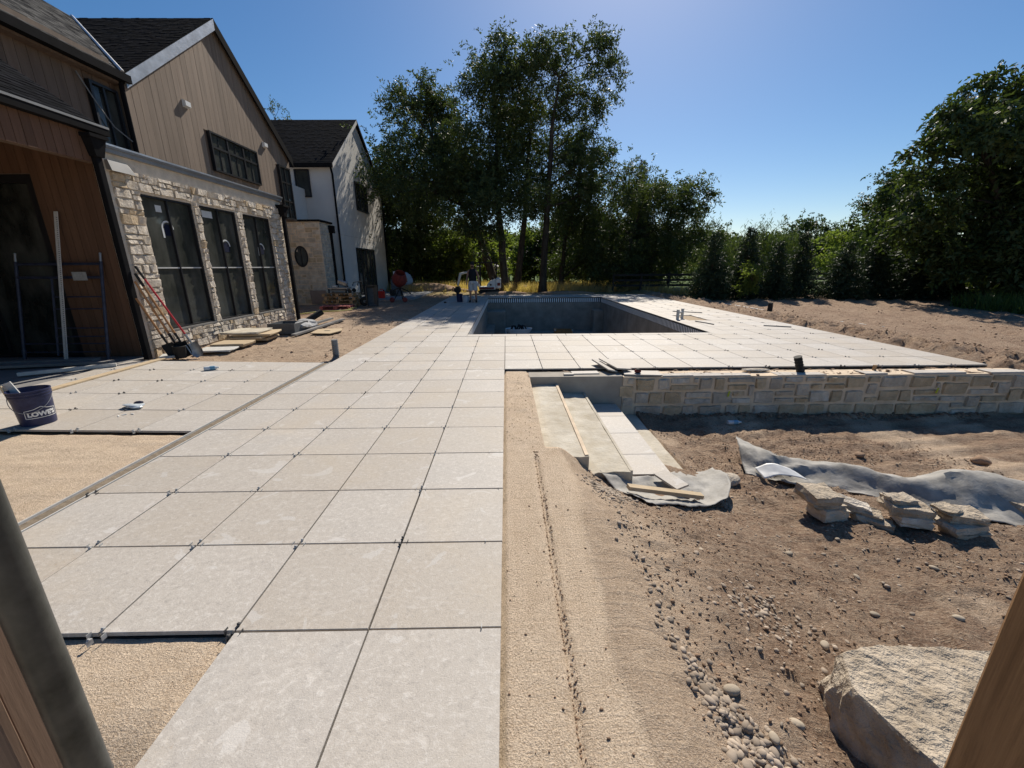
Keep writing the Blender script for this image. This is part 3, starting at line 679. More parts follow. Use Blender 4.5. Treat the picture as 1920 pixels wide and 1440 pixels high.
while xx < 10.3:
    L = random.uniform(.3, 1.0); h_ = random.uniform(-.032, -.012)
    capm.hexa([(xx, 5.955, -.05), (xx + L, 5.955, -.05), (xx + L, 6.1 + random.random() * .12, -.05), (xx, 6.1 + random.random() * .12, -.05),
               (xx, 5.96, h_), (xx + L, 5.96, h_ + .004), (xx + L, 6.08 + random.random() * .1, h_ - .006), (xx, 6.08 + random.random() * .1, h_)]); xx += L + random.uniform(-.02, .9)
capm.build('mortar_smears', mat('pale_mortar', (0.50, 0.46, 0.41), .95, .15, 15, bscale=50, bdist=.006), rw)
ch = MB(); ch.cbox(0.37, 1.795, 5.95, 6.26, -1.0, -0.022, 0.006); ch.build('concrete_end', 'concrete', rw)

st = thing('garden_steps', 'four broad pale steps going down beside the concrete wall end', 'steps', (1.2, 4.7, -0.6))
def rough_slab(x0, x1, y0, y1, z0, z1, jl, seed, nseg=14):
    """cast tread with wandering long edges"""
    rg = random.Random(seed); mb = MB(); ring = []
    L = [(x0 + rg.uniform(-jl, jl), y0 + (y1 - y0) * i / nseg) for i in range(nseg + 1)]
    Rr = [(x1 + rg.uniform(-.004, .004), y0 + (y1 - y0) * i / nseg) for i in range(nseg + 1)]
    nx = 5; vs = []
    for i in range(nseg + 1):
        for k in range(nx + 1):
            t = k / nx; vs.append((L[i][0] * (1 - t) + Rr[i][0] * t, L[i][1] + (rg.uniform(-.03, .02) if i == 0 and k < nx else 0), z1 + rg.uniform(-.006, .004) - (0.012 if k == 0 else 0)))
    nv = len(vs); fs = [(i * (nx + 1) + k, i * (nx + 1) + k + 1, (i + 1) * (nx + 1) + k + 1, (i + 1) * (nx + 1) + k) for i in range(nseg) for k in range(nx)]
    rim = [k for k in range(nx + 1)] + [(i + 1) * (nx + 1) + nx for i in range(nseg)] + [nseg * (nx + 1) + k for k in reversed(range(nx))] + [i * (nx + 1) for i in reversed(range(1, nseg))]
    for i in rim: vs.append((vs[i][0], vs[i][1], z0))
    m_ = len(rim)
    for i in range(m_): fs.append((rim[i], nv + i, nv + (i + 1) % m_, rim[(i + 1) % m_]))
    mb.add(vs, fs); return mb
rough_slab(.39, .80, 3.50, 5.94, -1.0, -.140, .012, 1).build('tread', 'cast', st)
rough_slab(.802, 1.185, 3.44, 5.94, -1.0, -.275, .002, 2).build('tread', 'cast', st)
MB().box(.765, .80, 3.52, 5.94, -.139, -.128).build('nosing_strip', 'mortar', st)
MB().box(1.186, 1.215, 3.46, 5.94, -1.0, -.268).build('nosing_strip', 'cast', st)
MB().box(1.216, 1.68, 3.66, 5.94, -1.0, -.465).build('tread', 'mortar', st)
for a, b in ((3.70, 4.16), (4.16, 4.765), (4.765, 5.37), (5.37, 5.90)):
    inst('tile', tile_mesh(.415, b - a - .006), st, (1.485, (a + b) / 2, -.442))
rough_slab(1.682, 2.02, 4.02, 5.94, -1.1, -.635, .002, 4).build('tread', 'cast', st)

# ------------------------------------------------------------------ house
house = thing('house', 'large new house with stone bay, wood-sided gable and dark shingle roofs', 'house', (-9.0, 10.0, 0.0))
UY, UX, UZ = Vector((0, 1, 0)), Vector((1, 0, 0)), Vector((0, 0, 1))
def lbox(mb, o, u, n, a, b, c, d, h0, h1):     # a..b along u, c..d along z, h0..h1 along the normal
    o = Vector(o); pt = lambda s, z, h: o + u * s + UZ * z + n * h
    return mb.hexa([pt(a, c, h0), pt(b, c, h0), pt(b, c, h1), pt(a, c, h1), pt(a, d, h0), pt(b, d, h0), pt(b, d, h1), pt(a, d, h1)])
def window(o, u, n, a, b, c, d, cols, rows, fw=0.055, rec=-0.08, pm='glass', bar=None, thin=0.022, name='window'):
    """frame with mullions; every pane a piece.  cols / rows are inner divider positions as fractions"""
    mb = MB(); h0, h1 = rec - 0.05, rec + 0.035
    lbox(mb, o, u, n, a, b, c, c + fw, h0, h1); lbox(mb, o, u, n, a, b, d - fw, d, h0, h1)
    lbox(mb, o, u, n, a, a + fw, c + fw, d - fw, h0, h1); lbox(mb, o, u, n, b - fw, b, c + fw, d - fw, h0, h1)
    cs = [a + fw] + [a + (b - a) * f for f in cols] + [b - fw]; rs = [c + fw] + [c + (d - c) * f for f in rows] + [d - fw]
    for x in cs[1:-1]: lbox(mb, o, u, n, x - thin, x + thin, c + fw, d - fw, h0 + .002, h1 - .012)
    if not bar:
        for y in rs[1:-1]: lbox(mb, o, u, n, a + fw, b - fw, y - thin, y + thin, h0 + .004, h1 - .016)
    f = mb.build(name, 'frame', house)
    for i in range(len(cs) - 1):
        for j in range(len(rs) - 1):
            p_ = MB(); lbox(p_, o, u, n, cs[i] + (.012 if i else -.01), cs[i + 1] - (.012 if i < len(cs) - 2 else -.01), rs[j] + (.008 if j else -.01), rs[j + 1] - (.008 if j < len(rs) - 2 else -.01), rec - .04, rec - .022)
            p_.build('pane', pm, f)
    if bar:
        for y in rs[1:-1]:
            p_ = MB(); lbox(p_, o, u, n, a + fw, b - fw, y - .012, y + .012, rec - .045, rec + .008); p_.build('transom_bar', bar, f)
    return f
def boards(part, o, u, n, a, b, wdt, bot, top, m, thick=0.02, name='siding_board', skipf=None):
    x = a
    while x < b - 0.01:
        x1 = min(x + wdt, b); g = .004; mb = MB(); o_ = Vector(o)
        c0, c1, d0, d1 = bot(x), bot(x1), top(x), top(x1)
        pt = lambda s, z, h: o_ + u * s + UZ * z + n * h
        if min(d0, d1) > max(c0, c1) + .01 and not (skipf and skipf((x + x1) / 2)):
            j = rnd.uniform(0, .004)
            mb.hexa([pt(x + g, c0, 0), pt(x1 - g, c1, 0), pt(x1 - g, c1, thick + j), pt(x + g, c0, thick + j), pt(x + g, d0, 0), pt(x1 - g, d1, 0), pt(x1 - g, d1, thick + j), pt(x + g, d0, thick + j)])
            mb.build(name, m, part)
        x = x1
def shingles(name, o, u, v, lu, lv, inside, m, seed, row=0.12, parent=house, lift=0.0, ):
    rg = random.Random(seed); o, u, v = Vector(o), Vector(u).normalized(), Vector(v).normalized(); nrm = u.cross(v).normalized()
    if nrm.z < 0: nrm = -nrm
    mb = MB(); t = 0.0; k = 0
    while t < lv:
        s = -rg.uniform(0, .3)
        while s < lu:
            wd = rg.uniform(.10, .22); s1 = min(s + wd, lu); s = max(s, 0.0)
            if inside((s + s1) / 2, t + row * .5):
                th = rg.choice([.008, .009, .013]); lo = t - rg.choice([0, 0, .02])
                p0, p1 = o + u * (s + .003) + v * lo, o + u * (s1 - .003) + v * lo
                p2, p3 = o + u * (s1 - .003) + v * min(t + row + .03, lv), o + u * (s + .003) + v * min(t + row + .03, lv)
                L = nrm * lift
                mb.add([p0 + nrm * th + L, p1 + nrm * th + L, p2 + nrm * .002 + L, p3 + nrm * .002 + L, p0 + L, p1 + L], [(0, 1, 2, 3), (4, 5, 1, 0)])
            s = s1 if s1 < lu else lu + 1
        t += row; k += 1
    return mb.build(name, m, parent, kind='stuff')

# --- stone bay -------------------------------------------------------------------------------
SX, BY0, BY1, BTOP = -6.50, 7.47, 12.90, 3.22
WN = [(8.05, 9.31), (9.51, 10.73), (10.99, 12.20)]; WZ0, WZ1 = 0.44, 2.88
mb = MB(); xs = [BY0] + [e for wv in WN for e in wv] + [BY1]
mb.box(SX - .35, SX, BY0, BY1, -.3, WZ0); mb.box(SX - .35, SX, BY0, BY1, WZ1, BTOP + .20)
for i in range(0, len(xs), 2): mb.box(SX - .35, SX, xs[i], xs[i + 1], WZ0, WZ1)
mb.box(-8.0, SX - .351, BY1 - .3, BY1, -.3, BTOP + .2)
bay = mb.build('stone_wall', 'bay_mortar', house)
zones = [(BY0 + .06, BY1 - .05, 0.0, WZ0 - .03), (BY0 + .06, BY1 - .05, WZ1 + .03, BTOP)]
for i in range(0, len(xs), 2): zones.append((xs[i] + (.06 if i == 0 else .015), xs[i + 1] - (.05 if i == 6 else .015), WZ0 - .03, WZ1 + .03))
masonry(bay, (SX, 0, 0), UY, UZ, UX, zones, 0.082, 0.044, 21, (['limestone', 'limestone_tan', 'limestone_grey'], [.80, .08, .12]), maxw=4, maxh=2, gap=0.004)
for i, (a, b) in enumerate(WN):
    f = window((SX, 0, 0), UY, UX, a, b, WZ0, WZ1, [.50], [.475], fw=.036, rec=-.05, thin=.014, bar='sill')
    s_ = MB(); s_.box(SX - .13, SX + .03, a - .01, b + .01, WZ0 - .028, WZ0 + .004); s_.build('sill', 'coping', f)
    # maker's sticker: pale arch with a navy sweep
    cy, cz, hx = (8.62, 2.33, SX - .068) if i == 0 else (10.28, 2.08, SX - .068) if i == 1 else (11.72, 2.07, SX - .068)
    arc = MB(); n_ = 12
    for k in range(n_):
        t0, t1 = math.pi * k / n_ * 1.0, math.pi * (k + 1) / n_
        for ro, ri in ((.15, .118),):
            arc.add([(hx, cy - ro * math.cos(t0), cz + ro * math.sin(t0)), (hx, cy - ro * math.cos(t1), cz + ro * math.sin(t1)), (hx, cy - ri * math.cos(t1), cz + ri * math.sin(t1)), (hx, cy - ri * math.cos(t0), cz + ri * math.sin(t0)),
                     (hx - .006, cy - ro * math.cos(t0), cz + ro * math.sin(t0)), (hx - .006, cy - ro * math.cos(t1), cz + ro * math.sin(t1))], [(0, 1, 2, 3), (0, 4, 5, 1)])
    arc.box(hx - .006, hx, cy - .15, cy - .105, cz - .17, cz); arc.build('sticker', 'paper', f)
    nav = MB(); pts = [(cy - .085, cz - .13), (cy + .09, cz - .13), (cy + .12, cz - .02), (cy + .05, cz + .07), (cy - .03, cz + .09), (cy - .09, cz + .03)]
    nav.prism(pts, 'x', hx - .006, hx + .001); nav.build('sticker', 'decal_blue', f)
    if i == 0: MB().box(hx - .006, hx, 8.42, 8.56, 2.62, 2.74).build('sticker', 'paper', f)
    if i == 1: MB().box(hx - .006, hx, 9.66, 9.98, 2.66, 2.80).build('sticker', 'paper', f)
# parapet coping
cp = MB(); cp.box(SX - .40, SX + .055, BY0 - .03, BY1 + .04, BTOP + .20, BTOP + .30); cp.box(SX - .02, SX + .075, BY0 - .03, BY1 + .06, BTOP + .27, BTOP + .325)
cp.build('parapet_coping', 'coping', house)
MB().box(SX + .076, SX + .086, BY0 - .03, BY1 + .06, BTOP + .30, BTOP + .328).build('drip_edge', 'galv', house)
MB().box(-8.02, SX - .36, BY0 + .02, BY1 - .31, BTOP + .02, BTOP + .1).build('flat_roof', 'deckroof', house)
# --- gable volume with vertical siding ---------------------------------------------------------
GXP, GY0, GY1, GYC, GZR, PIT = -8.0, 10.10, 16.95, 13.52, 8.10, 0.755
def gtop(y): return GZR - .09 - PIT * abs(y - GYC)
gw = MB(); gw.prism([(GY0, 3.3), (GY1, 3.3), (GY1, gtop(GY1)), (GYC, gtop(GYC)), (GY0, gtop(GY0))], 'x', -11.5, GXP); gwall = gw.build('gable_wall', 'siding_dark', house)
GW = (12.55, 14.75, 4.16, 5.15); RWN = (16.05, 16.80, 3.30, 5.08)
def in_win(y): return False
def gable_boards():
    x = GY0
    while x < GY1 - .01:
        x1 = min(x + .195, GY1); ym = (x + x1) / 2; bot = 3.3
        segs = [(bot, None)]
        if x1 > GW[0] and x < GW[1]: segs = [(bot, GW[2]), (GW[3], None)]
        if x1 > RWN[0] and x < RWN[1]: segs = [(bot, RWN[2]), (RWN[3], None)]
        for c, d in segs:
            boards(gwall, (GXP, 0, 0), UY, UX, x, x1, .3, lambda y: c, (lambda y: d) if d else gtop, 'siding')
        x = x1
gable_boards()
window((GXP + .02, 0, 0), UY, UX, *GW, [.333, .667], [.62], fw=.045, rec=.045, thin=.028)
for k in range(3):
    for r0, r1 in ((GW[2] + .05, GW[2] + .58), (GW[2] + .66, GW[3] - .05)):
        yc = GW[0] + (GW[1] - GW[0]) * (k + .5) / 3; MB().box(GXP + .02, GXP + .06, yc - .011, yc + .011, r0, r1).build('mullion', 'frame', house)
window((GXP + .02, 0, 0), UY, UX, *RWN, [.5], [.35, .7], fw=.05, rec=.045)
for y_, z_ in ((11.91, 5.55), (15.37, 5.51)):
    v_ = MB(); v_.hexa([(GXP + .02, y_ - .09, z_ - .09), (GXP + .11, y_ - .09, z_ - .06), (GXP + .11, y_ + .09, z_ - .06), (GXP + .02, y_ + .09, z_ - .09), (GXP + .02, y_ - .09, z_ + .09), (GXP + .11, y_ - .09, z_ + .05), (GXP + .11, y_ + .09, z_ + .05), (GXP + .02, y_ + .09, z_ + .09)])
    v_.build('wall_vent', 'white', house)
# gable roof: two slopes, rake boards, flashing
cosp = 1 / math.hypot(1, PIT); RX0 = -7.865
ro = MB()
for sgn in (-1, 1):
    ye = GYC + sgn * (3.46); ze = GZR - PIT * 3.46
    ro.hexa([(-11.6, GYC, GZR - .10), (RX0, GYC, GZR - .10), (RX0, ye, ze - .10), (-11.6, ye, ze - .10), (-11.6, GYC, GZR), (RX0, GYC, GZR), (RX0, ye, ze), (-11.6, ye, ze)])
groof = ro.build('gable_roof', 'shingle', house)
LS = 3.46 / cosp
def vclip(s, t):      # left slope ends at the valley with the main roof
    y = GYC - 3.46 + t * cosp; x = -11.6 + s
    return x > -7.88 - (y - (GYC - 3.46)) / 3.46 * 3.62 and x < RX0
shingles('shingle_courses', (-11.6, GYC - 3.46, GZR - PIT * 3.46), (1, 0, 0), (0, cosp, PIT * cosp), 3.72, LS, vclip, 'shingle', 31)
shingles('shingle_courses', (-11.6, GYC + 3.46, GZR - PIT * 3.46), (1, 0, 0), (0, -cosp, PIT * cosp), 3.72, LS, lambda s, t: s < 3.72, 'shingle', 32)
ra = MB(); d_ = .17
ra.hexa([(RX0 - .025, GYC, GZR - .10 - d_), (RX0 + .012, GYC, GZR - .10 - d_), (RX0 + .012, GYC - 3.46, GZR - PIT * 3.46 - .10 - d_), (RX0 - .025, GYC - 3.46, GZR - PIT * 3.46 - .10 - d_),
         (RX0 - .025, GYC, GZR - .012), (RX0 + .012, GYC, GZR - .012), (RX0 + .012, GYC - 3.46, GZR - PIT * 3.46 - .012), (RX0 - .025, GYC - 3.46, GZR - PIT * 3.46 - .012)])
ra.build('rake_flashing', 'galv', house)
ra = MB()
ra.hexa([(RX0 - .025, GYC + .001, GZR - .10 - d_), (RX0 + .012, GYC + .001, GZR - .10 - d_), (RX0 + .012, GYC + 3.5, GZR - PIT * 3.5 - .10 - d_), (RX0 - .025, GYC + 3.5, GZR - PIT * 3.5 - .10 - d_),
         (RX0 - .025, GYC + .001, GZR + .01), (RX0 + .012, GYC + .001, GZR + .01), (RX0 + .012, GYC + 3.5, GZR - PIT * 3.5 + .01), (RX0 - .025, GYC + 3.5, GZR - PIT * 3.5 + .01)])
ra.build('rake_board', 'black', house)
# --- main roof (faces the garden), eave gutter, recessed wall -------------------------------
MEX, MEZ, MRX, MRZ = -7.90, 5.48, -11.6, 8.12
mr = MB(); mr.hexa([(MEX, -6, MEZ - .1), (MEX, GY0 - .02, MEZ - .1), (MRX, 13.6, MRZ - .1), (MRX, -6, MRZ - .1), (MEX, -6, MEZ), (MEX, GY0 - .02, MEZ), (MRX, 13.6, MRZ), (MRX, -6, MRZ)])
mr.hexa([(MRX - 3.7, -6, MEZ - .1), (MRX - 3.7, 16.9, MEZ - .1), (MRX - .001, 16.9, MRZ - .1), (MRX - .001, -6, MRZ - .1), (MRX - 3.7, -6, MEZ), (MRX - 3.7, 16.9, MEZ), (MRX - .001, 16.9, MRZ), (MRX - .001, -6, MRZ)])
mr.build('main_roof', 'shingle_sunlit', house)
vl = math.hypot(MRX - MEX, MRZ - MEZ)
shingles('shingle_courses', (MEX, 4.0, MEZ), (0, 1, 0), (MRX - MEX, 0, MRZ - MEZ), 9.6, vl, lambda s, t: 4.0 + s < GY0 - .05 + t / vl * 3.5, 'shingle_sunlit', 33)
vf = MB(); vf.tube([(MEX + .03, GY0 - .06, MEZ + .03), (MRX, 13.50, MRZ + .02)], .035, 6); vf.build('valley_flashing', 'galv', house)
MB().box(MEX - .05, MEX + .10, -6, GY0 + .05, MEZ - .16, MEZ - .01).build('eave_gutter', 'black', house)
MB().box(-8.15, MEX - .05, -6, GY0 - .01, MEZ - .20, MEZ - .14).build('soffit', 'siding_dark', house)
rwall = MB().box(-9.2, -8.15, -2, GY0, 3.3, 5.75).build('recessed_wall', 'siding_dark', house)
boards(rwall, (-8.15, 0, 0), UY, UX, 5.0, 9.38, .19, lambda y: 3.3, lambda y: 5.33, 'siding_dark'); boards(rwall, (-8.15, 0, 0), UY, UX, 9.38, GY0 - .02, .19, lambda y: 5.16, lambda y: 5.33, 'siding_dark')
window((-8.13, 0, 0), UY, UX, 9.40, 10.02, 3.45, 5.15, [.5], [], fw=.05, rec=.045, pm='porchglass')
boards(gwall, (0, GY0, 0), UX, Vector((0, -1, 0)), -8.14, -8.0, .2, lambda y: 3.3, lambda y: 5.4, 'siding')
MB().tube([(-7.93, 10.02, 5.40), (-7.95, 10.03, 5.2), (-7.95, 10.03, 3.55)], .045, 8).build('downspout', 'black', house, smooth=True)
MB().tube([(-8.08, 9.2, 5.2), (-8.05, 9.45, 4.75), (-8.02, 9.7, 4.4), (-7.95, 10.0, 4.2)], .012, 6).build('loose_cable', 'grey_plastic', house)
# --- covered porch at the near end ----------------------------------------------------------
EX, EZ = -6.40, 3.76
pr_ = MB(); pr_.hexa([(EX, -4, EZ - .08), (EX, 7.52, EZ - .08), (-8.62, 7.52, EZ + .72 * 2.22 - .08), (-8.62, -4, EZ + .72 * 2.22 - .08), (EX, -4, EZ), (EX, 7.52, EZ), (-8.62, 7.52, EZ + .72 * 2.22), (-8.62, -4, EZ + .72 * 2.22)])
pr_.build('porch_roof', 'shingle', house)
shingles('shingle_courses', (EX, 4.0, EZ), (0, 1, 0), (-2.22, 0, .72 * 2.22), 3.5, math.hypot(2.22, 1.6), lambda s, t: s < 3.5, 'shingle', 34)
g_ = MB(); g_.box(EX - .06, EX + .07, -4, 7.54, EZ - .13, EZ - .005); g_.build('gutter', 'black', house)
MB().box(EX + .071, EX + .078, -4, 7.54, EZ - .03, EZ + .002).build('gutter_lip', 'coping', house)
fas = MB().box(-6.66, -6.465, -4, 7.44, 3.22, 3.64).build('porch_fascia', 'siding_dark', house)
boards(fas, (-6.465, 0, 0), UY, UX, 3.0, 7.42, .128, lambda y: 3.20, lambda y: 3.63, 'cedar', .018)
MB().box(-10.5, -6.661, -4, 7.43, 3.62, 3.68).build('porch_ceiling', 'cedar', house)
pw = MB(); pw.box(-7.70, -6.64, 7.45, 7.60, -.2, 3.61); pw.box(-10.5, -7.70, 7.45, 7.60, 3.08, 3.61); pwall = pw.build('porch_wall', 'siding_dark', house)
boards(pwall, (0, 7.45, 0), UX, Vector((0, -1, 0)), -7.68, -6.64, .130, lambda y: 0.0, lambda y: 3.60, 'cedar')
boards(pwall, (0, 7.45, 0), UX, Vector((0, -1, 0)), -10.4, -7.68, .136, lambda y: 3.09, lambda y: 3.60, 'cedar')
window((0, 7.45, 0), UX, Vector((0, -1, 0)), -10.4, -7.70, -.05, 3.08, [.5], [], fw=.13, rec=-.06, pm='porchglass', name='glass_door')
MB().box(-6.638, -6.501, 7.44, 7.468, -.1, 3.4).build('corner_render', 'mortar', house)
MB().box(-10.7, -10.5, -4, 7.6, -.2, 3.3).build('porch_end_wall', 'siding_dark', house)
MB().box(-10.4, -6.46, 4.2, 7.42, -.06, .045).build('porch_floor', mat('porch_concrete', (.20, .195, .19), .9, .15, 5), house)
# rain heads and downspouts on the bay
def downspout(y, x=-6.40, z1=3.30):
    d = MB().cbox(x - .045, x + .045, y - .05, y + .05, 0.02, z1, .008).build('downspout', 'black', house)
    h = MB(); h.hexa([(x - .07, y - .07, z1 - .02), (x + .07, y - .07, z1 - .02), (x + .07, y + .07, z1 - .02), (x - .07, y + .07, z1 - .02), (x - .10, y - .13, z1 + .24), (x + .10, y - .13, z1 + .24), (x + .10, y + .13, z1 + .24), (x - .10, y + .13, z1 + .24)])
    h.box(x - .125, x + .125, y - .155, y + .155, z1 + .241, z1 + .29); h.build('rain_head', 'black', d)
downspout(7.27, -6.40, 3.30); downspout(12.80, -6.39, 3.02)
MB().hexa([(-6.49, 7.5, 3.16), (-6.40, 7.5, 3.14), (-6.40, 7.95, 3.14), (-6.49, 7.95, 3.16), (-6.49, 7.5, 3.30), (-6.44, 7.5, 3.30), (-6.44, 7.85, 3.30), (-6.49, 7.95, 3.30)]).build('flashing', 'coping', house)
# --- white stucco wing at the far end ----------------------------------------------------------
WXP, WY0, WY1, WEZ, WRZ = -8.20, 21.60, 29.50, 6.42, 9.30; WYC = (WY0 + WY1) / 2; WP = (WRZ - WEZ) / (WYC - WY0)
wm = MB(); wm.prism([(WY0, -.3), (WY1, -.3), (WY1, WEZ), (WYC, WRZ - .10), (WY0, WEZ)], 'x', -16, WXP); wing = wm.build('white_wing', 'stucco', house)
wr = MB(); cw = 1 / math.hypot(1, WP); ov = .22
for sg in (-1, 1):
    ye = WYC + sg * (WYC - WY0 + ov); ze = WRZ - WP * (WYC - WY0 + ov)
    wr.hexa([(-16, WYC, WRZ - .08), (WXP + .14, WYC, WRZ - .08), (WXP + .14, ye, ze - .08), (-16, ye, ze - .08), (-16, WYC, WRZ + .02), (WXP + .14, WYC, WRZ + .02), (WXP + .14, ye, ze + .02), (-16, ye, ze + .02)])
wr.build('wing_roof', 'shingle', house)
shingles('shingle_courses', (-15, WY0 - ov, WRZ - WP * (WYC - WY0 + ov) + .02), (1, 0, 0), (0, cw, WP * cw), 6.94, (WYC - WY0 + ov) / cw, lambda s, t: s < 6.94, 'shingle', 35, row=.17)
def rakeb(y0, z0, y1, z1, m, nm, hh):
    mb = MB(); mb.hexa([(WXP + .11, y0, z0 - hh), (WXP + .155, y0, z0 - hh), (WXP + .155, y1, z1 - hh), (WXP + .11, y1, z1 - hh), (WXP + .11, y0, z0), (WXP + .155, y0, z0), (WXP + .155, y1, z1), (WXP + .11, y1, z1)]); mb.build(nm, m, house)
zl = WRZ - WP * (WYC - WY0 + ov)
rakeb(WY0 - ov, zl, WYC, WRZ, 'stucco', 'rake_board', .20); rakeb(WYC + .001, WRZ + .03, WY1 + ov, zl + .03, 'black', 'rake_board', .16)
MB().box(-16, WXP + .16, WY0 - ov - .12, WY0 - ov, zl - .16, zl + .02).build('wing_gutter', 'black', house)
MB().tube([(WXP + .06, WY0 - ov - .05, zl - .1), (WXP + .04, WY0 - .08, zl - .45), (WXP + .04, WY0 - .06, .05)], .05, 8).build('downspout', 'black', house, smooth=True)
MB().tube([(WXP + .06, WY1 + .08, zl - .1), (WXP + .05, WY1 + .06, .05)], .06, 8).build('downspout', 'black', house, smooth=True)
window((0, WY0, 0), UX, Vector((0, -1, 0)), -9.98, -9.28, 4.84, 6.06, [], [], fw=.06, rec=.03)
window((WXP, 0, 0), UY, UX, 24.55, 26.45, 4.62, 6.09, [.333, .667], [.5], fw=.07, rec=.03)
window((WXP, 0, 0), UY, UX, 23.75, 26.87, .08, 2.62, [.25, .5, .75], [], fw=.08, rec=.03, thin=.05, name='glass_door')
for z_ in (3.15, 6.35): MB().box(WXP - .001, WXP + .004, WY0 + .02, WY1 - .02, z_, z_ + .012).build('control_joint', 'concrete', house)
# stone bump-out with an oval window
bo = MB(); bo.box(-12, -8.07, 19.10, 20.35, -.3, 3.50); bo.box(-12, -8.62, 20.352, 21.598, -.3, 3.50); bump_o = bo.build('stone_bump_out', 'mortar', house)
oval = lambda x, z: ((x + 9.01) / .36) ** 2 + ((z - 2.05) / .52) ** 2 < 1
masonry(bump_o, (0, 19.10, 0), UX, UZ, Vector((0, -1, 0)), [(-10.4, -8.08, 0.0, 3.48)], .105, .022, 41, (['limestone', 'limestone_tan', 'limestone_grey'], [.4, .2, .4]), maxw=5, maxh=2, gap=.013, skip=oval)
masonry(bump_o, (-8.07, 0, 0), UY, UZ, UX, [(19.11, 20.34, 0.0, 3.48)], .105, .022, 42, (['limestone_grey', 'limestone'], [.7, .3]), maxw=5, maxh=2, gap=.013)
ow = MB(); n_ = 28
ring = lambda a, b, y: [(-9.01 + a * math.cos(2 * math.pi * i / n_), y, 2.05 + b * math.sin(2 * math.pi * i / n_)) for i in range(n_)]
ow.add(ring(.29, .45, 19.10) + ring(.29, .45, 19.055) + ring(.24, .39, 19.055) + ring(.24, .39, 19.09), [(k * n_ + i, k * n_ + (i + 1) % n_, (k + 1) * n_ + (i + 1) % n_, (k + 1) * n_ + i) for k in range(3) for i in range(n_)])
owo = ow.build('oval_window', 'frame', house)
MB().add(ring(.25, .40, 19.088), [tuple(range(n_))]).build('pane', 'glass', owo); MB().box(-9.022, -8.998, 19.06, 19.087, 1.66, 2.44).build('mullion', 'frame', owo)
MB().box(-12, -8.0, 19.03, 20.42, 3.501, 3.58).build('bump_out_cap', 'black', house)
dd = MB(); dd.box(-8.06, -7.97, 20.10, 20.20, 0.6, 3.1); ddo = dd.build('downspout', 'black', house); MB().box(-8.06, -7.87, 20.0, 20.3, 3.1, 3.42).build('rain_head', 'black', ddo)
MB().box(-14, -10.4, 12.91, 19.0, -.3, 3.29).build('lower_wall', 'stucco', house)
MB().box(-14, -9.6, 16.96, 21.59, -.3, 5.2).build('link_wall', 'stucco', house)
MB().box(-15.2, -11.5, -6, 16.9, -.3, 5.45).build('rear_wall', 'siding_dark', house)
MB().box(-9.0, -4.7, 21.2, 27.2, -.12, .04).build('concrete_pad', mat('pad_concrete', (.24, .25, .26), .9, .12, 3), kind='structure')

# ------------------------------------------------------------------ trees and plants
def unit(a): return a / np.maximum(np.linalg.norm(a, axis=-1, keepdims=True), 1e-9)
def leaves(cent, outw, rng, per, L, Wd, twig, droop, flat=0.0):
    """cent (k,3) cluster centres, outw (k,3) growth directions -> quads (k*per*4,3)"""
    k = len(cent)
    d = unit(outw + rng.normal(0, .45, (k, 3)) + np.array([0, 0, -droop]))
    side = unit(np.cross(d, rng.normal(0, 1, (k, 3))))
    t = np.tile((np.arange(per) // 2 + .5) / (per / 2), (k, 1)) + rng.normal(0, .05, (k, per))
    sg = np.where(np.arange(per) % 2 == 0, 1.0, -1.0)[None, :, None]
    p = cent[:, None, :] + d[:, None, :] * (t[..., None] - .5) * twig + np.array([0, 0, -1]) * (t[..., None] ** 2) * twig * droop * .5 + rng.normal(0, twig * .08, (k, per, 3))
    ld = unit(side[:, None, :] * sg + d[:, None, :] * .6 + rng.normal(0, .4, (k, per, 3)) + np.array([0, 0, -droop * .6]))
    nn = unit(rng.normal(0, 1, (k, per, 3)) + np.array([0, 0, flat]))
    wv = unit(np.cross(ld, nn))
    s = rng.uniform(.65, 1.25, (k, per, 1)); l = ld * L * s; wv = wv * Wd * s * .5
    q = np.stack([p, p + l * .45 + wv, p + l, p + l * .45 - wv], 2)
    return q.reshape(-1, 3)
def curve(p0, p1, rng, bend, n=5, sag=0.0):
    p0, p1 = np.array(p0, float), np.array(p1, float); d = p1 - p0; L = np.linalg.norm(d); o = rng.normal(0, bend, 3) * L
    ts = np.linspace(0, 1, n)
    return [tuple(p0 + d * t + o * math.sin(math.pi * t) + np.array([0, 0, sag * L * math.sin(math.pi * t)])) for t in ts]
